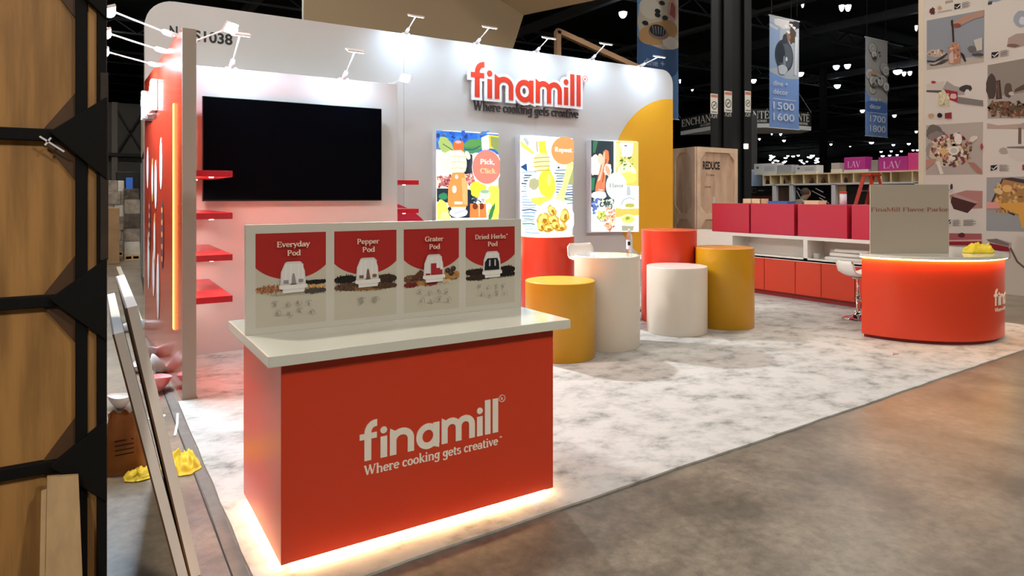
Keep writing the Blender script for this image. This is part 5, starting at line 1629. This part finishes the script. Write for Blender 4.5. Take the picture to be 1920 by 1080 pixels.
# hanging banners ------------------------------------------------------
BNY = 13.85
BLUE = mat('banner_blue', '#7fa4e4', rough=.7)
BLUE2 = mat('banner_blue_deep', '#6a9ad8', rough=.7)
def banner(u0, u1, label, mt, o, s, art, word):
    a_, c_ = PT(u0, 367, 'y', BNY), PT(u1, 367, 'y', BNY)
    z0, z1 = 3.9, 7.56
    t = thing('hanging_banner', label, 'banner', ((a_.x + c_.x) / 2, BNY, z0), 'hanging hall banners')
    m = MB(); m.box(a_.x, BNY, z0, c_.x, BNY + .012, z1, mt); child(m, 'cloth', t)
    m = MB(); m.tube([(a_.x - .03, BNY + .006, z1), (c_.x + .03, BNY + .006, z1)], .02, LAMPW, 8); child(m, 'rod', t); m = MB(); m.tube([(a_.x - .03, BNY + .006, z0), (c_.x + .03, BNY + .006, z0)], .015, LAMPW, 8); child(m, 'rod', t)
    for x in (a_.x + .1, c_.x - .1):
        m = MB(); m.tube([(x, BNY + .006, z1), (x, BNY + .006, 10.9)], .006, DARKST, 5); child(m, 'wire', t)
    W, H_ = c_.x - a_.x, z1 - z0
    f = fY(a_.x, BNY, z0)
    m = MB(); k = [1]
    def ap(col, pts):
        m.flat([(max(0, min(1, x)) * W, max(0, min(1, y)) * H_) for x, y in pts], f, k[0] * .0012, pr(col, .7)); k[0] += 1
    art(ap)
    WT = pr('#dfe8f6', .7)
    if word:
        text_to(m, 'dine +', f, .10 * W, word[2] * H_, .50 * W, .045 * H_, k[0] * .0012, WT, serif=False, bold=.01)
        text_to(m, 'd\u00e9cor', f, .10 * W, (word[2] - .075) * H_, .50 * W, .045 * H_, k[0] * .0012, WT, serif=False, bold=.01)
        m.flat([(.1 * W, (word[2] - .115) * H_), (.88 * W, (word[2] - .115) * H_), (.88 * W, (word[2] - .121) * H_), (.1 * W, (word[2] - .121) * H_)], f, k[0] * .0012, WT)
        text_to(m, word[0], f, .10 * W, (word[2] - .21) * H_, .72 * W, .065 * H_, k[0] * .0012, WT, serif=False, bold=.01)
        text_to(m, word[1], f, .10 * W, (word[2] - .31) * H_, .72 * W, .065 * H_, k[0] * .0012, WT, serif=False, bold=.01)
    else:
        text_to(m, 'dine +', f, .14 * W, .40 * H_, .5 * W, .05 * H_, k[0] * .0012, pr('#a8bcdc', .7), serif=False, bold=.02)
    child(m, 'print', t)


def art1(ap):
    ap('#46699c', ell(.5, .5, .62, .2)); ap('#c8bfae', [(0, .72), (.05, .64), (.3, .56), (.6, .54), (.85, .55), (1, .57), (1, 1), (.3, 1), (.05, .86)])
    ap('#c09868', ell(.5, .66, .48, .09, .1)); ap('#d8d0c4', ell(.3, .84, .26, .08)); ap('#b89060', ell(.75, .72, .22, .06))
    ap('#e0d8d0', ell(.8, .60, .2, .05)); ap('#c8a098', ell(.85, .86, .13, .09)); ap('#a05850', blob(.85, .86, .08, .06, 3, 12, .3))
    ap('#8a7464', ell(.5, .66, .25, .048)); ap('#20242c', ell(.48, .68, .2, .046))
    for q in range(5):
        ap('#8a8e98', [(.34 + q * .07, .71), (.38 + q * .055, .65), (.39 + q * .055, .65), (.36 + q * .07, .71)])
    for (x, y) in ((.18, .72), (.47, .80), (.47, .83), (.58, .90), (.66, .79)):
        ap('#1c2028', ell(x, y, .07, .018))
    ap('#f0ece4', ell(.6, .98, .25, .04))
def art2(ap):
    ap('#b8c4d4', [(0, .50), (.3, .47), (.55, .455), (.8, .46), (1, .47), (1, 1), (0, 1)]); ap('#9ab4dc', [(0, .52), (.3, .55), (.35, .9), (0, .95)])
    ap('#cfd4dc', [(0, .9), (.25, .88), (.3, .9), (0, .93)]); ap('#e4e4e8', blob(.5, .95, .3, .05, 4, 14, .3)); ap('#5a4a40', blob(.75, .86, .16, .07, 3, 14, .3)); ap('#9a7864', blob(.6, .83, .1, .04, 5, 12, .3))
    ap('#2c3038', blob(.85, .96, .2, .04, 6, 12, .3))
    for (x, y) in ((.55, .93), (.72, .95), (.82, .93), (.62, .88)):
        ap('#f4f2f0', blob(x, y, .07, .014, 3, 9, .3))
    ap('#d8dce4', [(.82, .5), (.9, .5), (.95, .85), (.85, .85)])
    ap('#3c4450', ell(.48, .66, .31, .145, -.02)); ap('#5c6674', ell(.52, .66, .24, .12)); ap('#303844', ell(.36, .68, .14, .09)); ap('#8a94a4', ell(.48, .60, .04, .06, .3)); ap('#3c4450', [(.42, .76), (.6, .78), (.55, .86), (.45, .85)]); ap('#c8d0dc', blob(.42, .53, .16, .04, 5, 12, .2)); ap('#eceef2', blob(.55, .63, .03, .02, 5, 8, .2))
def art3(ap):
    ap('#b8b8b8', [(0, .48), (.1, .42), (.5, .36), (.9, .36), (1, .37), (1, 1), (0, 1)])
    ap('#5c83cc', ell(.5, .3, .6, .07))
    ap('#b8b8b8', [(0, .52), (.2, .42), (.5, .37), (1, .37), (1, .6), (0, .6)])
    r = random.Random(4)
    for i in range(13):
        x, y, q = r.uniform(.15, .88), r.uniform(.42, .93), r.uniform(.12, .22)
        ap(r.choice(['#8f8f8f', '#7c7c7e']), ell(x, y, q, q * .32)); ap(r.choice(['#dcdcda', '#c8c8c8', '#e8e8e4']), ell(x - .01, y + .006, q * .85, q * .26)); ap('#a8a8a8', ell(x, y, q * .45, q * .13)); ap('#d4d2ce', ell(x, y, q * .3, q * .09))
    for i in range(5):
        ap('#5c5c60', blob(r.uniform(.2, .8), r.uniform(.5, .9), .06, .012, i, 8, .3))
    ap('#d8a888', blob(.3, .64, .18, .02, 3, 10, .2))
banner(1195, 1272, 'large blue hanging banner above the right end of the back wall', BLUE2, 0, 0, art1, None)
banner(1443, 1498, 'blue hanging banner reading dine + decor 1500 1600', BLUE, 0, 0, art2, ('1500', '1600', .38))
banner(1623, 1664, 'blue hanging banner reading dine + decor 1700 1800', BLUE, 0, 0, art3, ('1700', '1800', .355))

# hanging booth sign ENCHANTE
q4 = [PT(1276, 300, 'd', 28.4), PT(1354, 300, 'd', 25.4), PT(1446, 300, 'd', 25.2), PT(1521, 300, 'd', 26.4)]
zb_, zt2 = 4.42, 4.97
hs = thing('hanging_sign', 'black and white hanging booth sign reading ENCHANT\u00c9 under the ceiling', 'sign', (q4[1].x, q4[1].y + 1, zb_))
bkp = PT(1500, 300, 'd', 27.6)
foot = [(q.x, q.y) for q in q4] + [(bkp.x, bkp.y), (PT(1330, 300, 'd', 28.0).x, PT(1330, 300, 'd', 28.0).y)]
b = MB(); b.prism(foot, lambda x, y, z: Vector((x, y, z)), zb_, zt2, mat('sign_black', '#1c2022', rough=.6)); child(b, 'band', hs)
b = MB(); b.prism(foot, lambda x, y, z: Vector((x, y, z)), zb_ - .16, zb_ - .001, mat('sign_underside', '#e8eef4', rough=.6), back=True); child(b, 'lower_band', hs, label='white lower band')
WT = mat('sign_text_white', '#e8e6e0', rough=.6)
for (pa, pb, s0, s1) in ((q4[0], q4[1], .03, .97), (q4[1], q4[2], .04, .96), (q4[2], q4[3], .15, .95)):
    ux = Vector((pb.x - pa.x, pb.y - pa.y, 0)); w = ux.length; f = frame((pa.x, pa.y, zb_), ux, (0, 0, 1))
    b = MB(); text_to(b, 'ENCHANT\u00c9', f, s0 * w, .18, (s1 - s0) * w, .29, .004, WT, T=.14, t=.05)
    text_to(b, 'ACCESSORIES', f, (s0 + (s1 - s0) * .5) * w, .045, (s1 - s0) * .45 * w, .09, .004, WT, serif=False, bold=.02)
    child(b, 'lettering', hs)
b = MB()
for q in (q4[0], q4[3]):
    top = Vector((q.x * .97 + .3, q.y + .6, zt2 + 1.3)); b.tube([(q.x, q.y, zt2), top], .015, TRUSS, 5); b.tube([top, (top.x, top.y, 10.9)], .01, TRUSS, 5)
child(b, 'wire', hs)

# beige suspended fabric, timber frame -----------------------------------
pts = [PT(u, v, 'y', 12.0) for u, v in ((570, 40), (958, 100), (985, 28), (570, -80))]
fb = thing('suspended_fabric', 'big beige fabric panel suspended behind the tall back wall', 'fabric sign', (5.5, 12.1, 4.2))
b = MB(); zlo = 3.6
e0, e1 = PT(570, 40, 'y', 12.0), PT(955, 100, 'y', 12.0)
tl, tr = PT(570, -90, 'y', 12.0), PT(982, 28, 'y', 12.0)
b.prism([(e0.x, zlo), (e1.x - .35, zlo), (tr.x, tr.z), (tr.x, tr.z + .02), (tl.x, 7.6)], fY(0, 12.0, 0), -.05, 0, BEIGE, back=True); child(b, 'lower_panel', fb)
b = MB(); c0, c1, c2_ = PT(982, 28, 'y', 12.0), PT(1192, 0, 'y', 10.5), PT(838, -4, 'y', 12.0)
b.add([(c0.x, 12.0, c0.z), (c1.x, 10.2, c1.z + .15), (c1.x + .2, 10.2, 9.2), (c2_.x - 2.5, 11.9, 9.2), (tl.x, 11.98, 7.3)], [(0, 1, 2, 3, 4)], BEIGE2)
b.add([(c0.x, 12.08, c0.z), (c1.x, 10.28, c1.z + .15), (c1.x + .2, 10.28, 9.2), (c2_.x - 2.5, 11.98, 9.2), (tl.x, 12.06, 7.3)], [(4, 3, 2, 1, 0)], BEIGE2)
child(b, 'upper_panel', fb, label='lighter beige upper fabric')
b = MB(); b.tube([(5, 12, 8), (5, 12, 10.95)], .01, DARKST, 5); b.tube([(3.2, 12.03, 3.6), (3.2, 12.03, 7.6)], .02, LAMPW, 6); child(b, 'cable', fb)
TIMB = mat('timber_frame', '#a88460', rough=.6)
tf = thing('timber_frame', 'wooden frame with sloping beam rising behind the back wall', 'frame', (PT(1047, 100, 'y', 12.5).x, 12.5, 0))
a_, c_, d_ = PT(1045.5, 58, 'y', 12.5), PT(1047, 130, 'y', 12.5), PT(1205, 131, 'y', 12.5)
b = MB(); b.bar((a_.x, 12.5, 0), (a_.x, 12.5, a_.z + .0), .12, .12, TIMB); child(b, 'post', tf)
b = MB(); b.bar((a_.x - .03, 12.5, a_.z), (d_.x, 12.5, d_.z), .12, .12, TIMB); child(b, 'sloping_beam', tf)
b = MB(); b.bar((d_.x, 12.5, 0), (d_.x, 12.5, d_.z), .12, .12, TIMB); child(b, 'post', tf)

# ================================================================== BANNER WALL OF THE NEXT AISLE (x = 13.2)
XB = 13.2
yb0 = PT(1723, 300, 'x', XB).y
bw = thing('photo_wall', 'tall pale exhibition wall covered with square kitchen photographs at the right', 'display wall', (XB + .1, 4.0, 0))
b = MB(); b.box(XB, 1.2, 0, XB + .2, yb0, 6.2, mat('photo_wall_pale', '#d4ccc2', rough=.6)); child(b, 'panel', bw)
b = MB(); b.box(XB - .006, yb0 - .09, 0, XB + .206, yb0 + .006, 6.2, mat('photo_wall_edge', '#dccfb8', rough=.6)); child(b, 'edge_trim', bw)
def tile(a, name='photo_print'):
    child(a.mb, name, bw)
XP = XB - .001
o1, s1 = (1700, 0), 4.909
# tile: mill and hand
a = Art('x', XP, o1, s1)
a.poly('#8e939b', [(185, 190), (715, 90), (712, 575), (185, 645)])
a.poly('#b8ada2', [(185, 590), (380, 545), (560, 530), (712, 510), (712, 575), (185, 645)])
a.b('#b8a898', 270, 490, 85, 35, 2, .05); a.scatter(['#c89a80', '#8a6a50', '#d8c8b0'], 210, 465, 330, 510, 24, 8, 16, 3); a.poly('#3c3230', [(188, 555), (260, 560), (340, 510), (375, 485), (378, 500), (330, 545), (250, 575), (188, 570)])
a.poly('#4a4038', [(205, 590), (260, 595), (340, 550), (400, 545), (330, 590), (230, 608)])
a.poly('#b08a78', [(425, 215), (490, 165), (560, 140), (715, 92), (715, 150), (620, 175), (520, 225), (440, 240)]); a.b('#8a4a40', 465, 235, 40, 20, 3, .15); a.poly('#3a2420', [(408, 190), (428, 180), (432, 240), (412, 240)])
a.line('#38201c', [(425, 240), (432, 390)], 16)
a.poly('#b08068', [(405, 410), (440, 385), (490, 410), (500, 480), (495, 580), (390, 585), (385, 500)]); a.scatter(['#c89a7c', '#94604c', '#d8b094'], 395, 410, 490, 575, 24, 8, 20, 5); a.b('#c8b0a8', 415, 530, 22, 48, 3)
a.poly('#2c2422', [(500, 480), (530, 500), (550, 560), (535, 570), (500, 500)]); a.b('#6a6460', 605, 450, 40, 28, 6, .15); a.poly('#c4beb4', [(620, 370), (700, 345), (700, 460), (650, 470)]); a.b('#4a4440', 660, 505, 55, 16, 3)
tile(a)
# peeler
a = Art('x', XP, o1, s1)
a.poly('#c9bfb4', [(182, 775), (350, 745), (330, 830), (182, 830)]); a.poly('#5c544e', [(182, 830), (330, 832), (300, 855), (182, 848)]); a.b('#a02c38', 248, 757, 24, 12, 2)
a.poly('#a09890', [(330, 820), (370, 745), (440, 790), (600, 830), (560, 870), (440, 880), (350, 830)]); a.b('#3c3836', 545, 815, 60, 32, 3, .08, -.1); a.b('#d8d0c8', 560, 855, 28, 30, 4)
a.poly('#982034', [(345, 822), (470, 845), (470, 945), (400, 920)]); a.b('#d8b0a8', 430, 885, 30, 25, 5); a.poly('#7c7670', [(470, 890), (705, 925), (705, 978), (470, 950)]); a.scatter(['#d8cc98', '#c8b880', '#e4dcb0'], 290, 850, 390, 980, 50, 5, 22, 7)
tile(a)
# award marks rows
a = Art('x', XP, o1, s1)
a.b('#5a2c28', 237, 105, 26, 34, 3, .25); a.b('#b8987c', 305, 75, 20, 20, 2, .05); a.poly('#a09488', [(355, 10), (428, 0), (428, 22), (355, 35)])
for i in range(3):
    a.poly('#7c746c', [(290, 118 - i * 4), (415, 95 - i * 4), (415, 97 - i * 4), (290, 120 - i * 4)])
def check(a, x, y, w, h):
    a.poly('#15181c', [(x, y), (x + w, y - h * .12), (x + w * .9, y + h * .7), (x, y + h)])
    a.line('#f0ece4', [(x + w * .15, y + h * .45), (x + w * .38, y + h * .72), (x + w * .95, y + h * .05)], h * .14)
def lines(a, x, y, w, n, dy, tilt):
    for i in range(n):
        a.poly('#6c6660', [(x, y + i * dy), (x + w * (.8 + .2 * (i % 2)), y + i * dy - tilt), (x + w * (.8 + .2 * (i % 2)), y + i * dy - tilt + dy * .45), (x, y + i * dy + dy * .45)])
check(a, 440, 38, 60, 50); lines(a, 512, 26, 75, 5, 11, 13)
check(a, 783, 482, 68, 54); lines(a, 864, 470, 80, 6, 10, 12)
a.b('#c09a74', 230, 1064, 28, 18, 3); a.b('#15181c', 308, 1062, 24, 22, 2, .04); a.poly('#8a2030', [(355, 1042), (417, 1034), (417, 1092), (355, 1092)])
tile(a, 'award_marks')
# right column upper
a = Art('x', XP, o1, s1)
a.poly('#8a9aa8', [(750, 5), (960, -30), (830, 18), (750, 25)]); a.poly('#4a4440', [(748, 20), (790, 10), (785, 40), (748, 48)]); a.b('#9aa0aa', 1060, 175, 80, 75, 4, .06); a.b('#c8ccd4', 1075, 190, 40, 40, 5); a.poly('#a8948a', [(925, 430), (935, 350), (1010, 310), (1180, 300), (1180, 400), (1000, 440)]); a.b('#7c5c50', 980, 420, 60, 16, 2)
tile(a)
a = Art('x', XP, o1, s1)
a.poly('#8e857b', [(745, 600), (1240, 510), (1240, 1090), (745, 1090)]); a.poly('#a89f96', [(745, 900), (1240, 830), (1240, 1090), (745, 1090)])
a.b('#4a3c36', 780, 800, 48, 120, 3, .08); a.b('#5a463c', 935, 830, 36, 70, 5, .08); a.poly('#45302a', [(822, 745), (862, 735), (868, 800), (880, 910), (820, 915), (832, 800)]); a.poly('#6a4a3c', [(835, 750), (848, 748), (856, 900), (838, 900)])
a.poly('#5a4034', [(1000, 820), (1080, 775), (1240, 740), (1240, 790), (1080, 825), (990, 850)]); a.b('#c0b4a8', 965, 862, 25, 18, 3)
a.b('#5c3c30', 870, 975, 128, 40, 4, .1, -.06); a.b('#6a4434', 1040, 1020, 180, 50, 6, .1, -.1); a.scatter(['#8a5c44', '#3c241c', '#a87858', '#7a5a3c', '#4a5030'], 755, 935, 1200, 1070, 150, 8, 24, 7)
tile(a)
o2, s2 = (1700, 200), 3.857
a = Art('x', XP, o2, s2)
a.poly('#b0a69c', [(140, 135), (553, 110), (550, 490), (138, 495)])
a.b('#6a635c', 205, 190, 66, 55, 2, .15); a.b('#847c74', 215, 220, 55, 40, 3, .2); a.b('#9a9084', 180, 320, 40, 60, 6)
a.b('#c8b8a4', 290, 330, 130, 100, 4, .1); a.scatter(['#8a3038', '#5c4438', '#d8ccc0', '#c09060', '#4c4038', '#b06058', '#e0d8c8', '#7a6c50'], 190, 190, 470, 430, 190, 8, 24, 4, lambda x, y: ((x - 330) / 145) ** 2 + ((y - 310) / 120) ** 2 < 1)
a.poly('#d8b074', [(232, 320), (270, 292), (300, 330), (268, 362)]); a.e('#e4ddd2', 342, 318, 38, 32); a.e('#c8beb0', 342, 318, 24, 20); a.b('#e4dcd4', 375, 235, 28, 40, 3, .08); a.b('#d4cabe', 485, 232, 34, 18, 4, .1, -.4)
a.poly('#b88478', [(140, 385), (180, 378), (218, 380), (195, 410), (142, 450)]); a.poly('#a87468', [(440, 400), (490, 405), (545, 460), (545, 490), (510, 478)]); a.poly('#ded6cc', [(215, 400), (238, 392), (270, 485), (245, 490)]); a.b('#a03c38', 545, 290, 10, 22, 2)
tile(a)
a = Art('x', XP, o2, s2)
a.poly('#b07c74', [(308, 640), (430, 605), (550, 610), (548, 735), (440, 740), (330, 720)]); a.poly('#4a2422', [(330, 640), (440, 680), (510, 700), (440, 770), (340, 740), (318, 690)]); a.poly('#b8948c', [(340, 625), (520, 690), (500, 700), (330, 650)])
for q in ((250, 565),):
    a.line('#4a4642', _arc(285, 580, 38, 30, 20, 200, 10), 6)
a.b('#3a3634', 325, 580, 10, 22, 3); a.b('#c8c0b8', 322, 612, 18, 14, 3)
lines(a, 335, 820, 55, 6, 8, 2); lines(a, 412, 820, 90, 5, 9, 2); check(a, 295, 820, 28, 34)
a.poly('#a85a5c', [(310, 915), (545, 918), (545, 960), (310, 970)]); a.b('#5c2028', 400, 930, 26, 18, 3); a.poly('#d8a8a4', [(310, 965), (545, 960), (545, 972), (310, 978)]); a.poly('#9a2432', [(310, 975), (545, 972), (545, 1000), (310, 1000)])
tile(a)
a = Art('x', XP, o2, s2)
a.poly('#a8998c', [(582, 120), (660, 135), (820, 125), (860, 110), (860, 165), (700, 160), (582, 160)]); a.poly('#b89c8c', [(582, 125), (660, 138), (800, 132), (800, 155), (700, 158), (582, 158)])
a.poly('#6c5a50', [(808, 155), (830, 150), (830, 270), (806, 270)]); a.line('#5c544e', _arc(820, 300, 95, 80, 180, 20, 14), 7); a.poly('#7a7068', [(725, 290), (860, 285), (860, 310), (730, 305)])
a.poly('#cfc6bc', [(722, 300), (860, 305), (860, 400), (800, 395), (740, 360)]); a.b('#a89e94', 700, 320, 30, 24, 3)
check(a, 608, 425, 50, 40); lines(a, 672, 422, 70, 6, 8, 2); a.poly('#8a3038', [(838, 420), (860, 418), (860, 460), (838, 460)])
tile(a)
a = Art('x', XP, o2, s2)
a.poly('#9a9a9a', [(578, 512), (870, 505), (870, 905), (576, 898)])
a.poly('#3a3230', [(690, 520), (760, 512), (870, 530), (870, 560), (780, 790), (620, 720), (610, 690)]); a.poly('#a87a48', [(700, 525), (870, 560), (870, 720), (810, 790), (660, 720), (625, 690)])
a.scatter(['#c89a5c', '#8a5c34', '#d8b070', '#b08040'], 640, 560, 860, 760, 70, 8, 24, 5); a.e('#e0b070', 728, 592, 36, 26); a.b('#d8b880', 665, 612, 34, 20, 3, .08, .4)
a.poly('#d8a048', [(650, 700), (860, 690), (860, 880), (835, 880), (810, 780), (700, 735)]); a.poly('#d8948c', [(580, 690), (660, 690), (680, 735), (580, 738)])
tile(a)
a = Art('x', XP, o2, s2)
a.poly('#b09c98', [(640, 950), (760, 985), (750, 1100), (700, 1100), (640, 1000)]); a.poly('#8a1c24', [(600, 985), (735, 1015), (748, 1045), (610, 1045)]); a.poly('#7a6c68', [(575, 960), (650, 955), (740, 990), (740, 1010), (600, 980)])
a.line('#6a5c58', [(750, 1020), (800, 1120), (870, 1180)], 14)
tile(a)

# ---- things at the far left of the hall
def ybox(u0, v0, u1, v1, y, dep, mt, name, label, cat, group=None, floor=False):
    a_, c_ = PT(u0, v0, 'y', y), PT(u1, v1, 'y', y)
    m = MB(); m.box(a_.x, y, 0 if floor else c_.z, c_.x, y + dep, a_.z, mt)
    return tag(m.build(name, bevel=.01), label, cat, group)


def pallet(u0, u1, vt, y, mt, label, seed, tall=False):
    a_, c_ = PT(u0, vt, 'y', y), PT(u1, vt, 'y', y)
    t = thing('loaded_pallet', label, 'pallet', ((a_.x + c_.x) / 2, y + .5, 0), 'loaded pallets at the far left')
    m = MB(); m.box(a_.x, y, .0, c_.x, y + 1.1, .03, PALEW); m.box(a_.x, y, .10, c_.x, y + 1.1, .13, PALEW)
    for q in (0, .45, .9):
        m.box(a_.x + (c_.x - a_.x) * q, y, .03, a_.x + (c_.x - a_.x) * (q + .1), y + 1.1, .1, PALEW)
    child(m, 'pallet_base', t)
    r = random.Random(seed); z = .131; w = c_.x - a_.x
    while z < a_.z - .1:
        h = min(r.uniform(.28, .4), a_.z - z)
        x = a_.x
        while x < c_.x - .05:
            ww = min(r.uniform(.3, .5), c_.x - x)
            m = MB(); m.box(x + .004, y + r.uniform(0, .06), z, x + ww - .004, y + 1.05, z + h - .004, r.choice(mt)); child(m, 'carton', t, .01)
            x += ww
        z += h


G1, G2, G3 = mat('carton_pale', '#b3a187', rough=.6, nz=(4, .3)), mat('carton_white', '#c4bfb4', rough=.4, nz=(4, .3)), mat('carton_tan', '#94754f', rough=.7)
pallet(190, 233, 338, 21.5, [G1, G2, WRAP], 'stacked cartons on a pallet beyond the brown crate, far left', 3)
ybox(197, 390, 224, 478, 19.0, .8, CARD, 'brown_crate', 'plain brown wooden crate standing in front of stacked cartons, far left', 'crate', floor=True)
pallet(233, 263, 352, 20.0, [WRAP, mat('wrap_dark', '#5c544c', rough=.2, nz=(6, .6)), G2], 'shrink wrapped pallet stack between brown crate and red wall', 5)
ybox(236, 333, 249, 354, 22.5, .5, mat('blue_bin', '#2f6fd8', rough=.5), 'blue_carton', 'bright blue carton behind the wrapped pallet stack, far left', 'carton', floor=True)
ybox(218, 322, 262, 336, 30, .5, BLACK, 'dark_machine', 'black low machine far back beyond the wrapped pallet stack', 'machine', floor=True)
# neighbouring partition seen edge on
b = MB()
A_, B_ = Vector((.66, 10.3)), Vector((.88, 15.7))
pw_ = thing('partition_wall', 'dark partition with pale upper panel beyond the red side wall', 'partition', (.8, 13, 0))
b = MB(); b.hexa([(A_.x, A_.y, 0), (A_.x + .08, A_.y, 0), (B_.x + .08, B_.y, 0), (B_.x, B_.y, 0), (A_.x, A_.y, 2.45), (A_.x + .08, A_.y, 2.45), (B_.x + .08, B_.y, 2.45), (B_.x, B_.y, 2.45)], mat('partition_dark', '#2a2d33', rough=.4)); child(b, 'lower_panel', pw_)
b = MB(); b.hexa([(A_.x, A_.y, 2.45), (A_.x + .08, A_.y, 2.45), (B_.x + .08, B_.y, 2.45), (B_.x, B_.y, 2.45), (A_.x, A_.y, 3.4), (A_.x + .08, A_.y, 3.4), (B_.x + .08, B_.y, 3.4), (B_.x, B_.y, 3.4)], mat('partition_pale', '#c4bba8', rough=.6)); child(b, 'upper_panel', pw_)
b = MB()
for q in (.15, .5, .8):
    p = A_ + (B_ - A_) * q; b.box(p.x - .02, p.y - .12, .3, p.x + .001, p.y + .12, 2.3, mat('partition_grey', '#8c8e92', rough=.4))
child(b, 'grey_inset', pw_)
# tape lines on the far floor
b = MB(); a_, c_ = PT(222, 500, 'z', 0), PT(262, 605, 'z', 0); b.bar(a_ + Vector((0, 0, .002)), c_ + Vector((0, 0, .002)), .09, .003, mat('white_tape', '#cfc8bc'))
tag(b.build('floor_tape'), 'long white tape line on the concrete beyond the foam shells', 'tape')
foam_shell(271, 616, .13, 0, .1, .3, 'crumpled white foam shell under the red side wall bottom, far back', squash=.5)
foam_shell(240, 622, .12, 0, .0, .9, 'small flat white foam shell far back on the white tape line', squash=.5)

for o in list(bpy.data.objects):
    if '_w' in o:
        del o['_w']
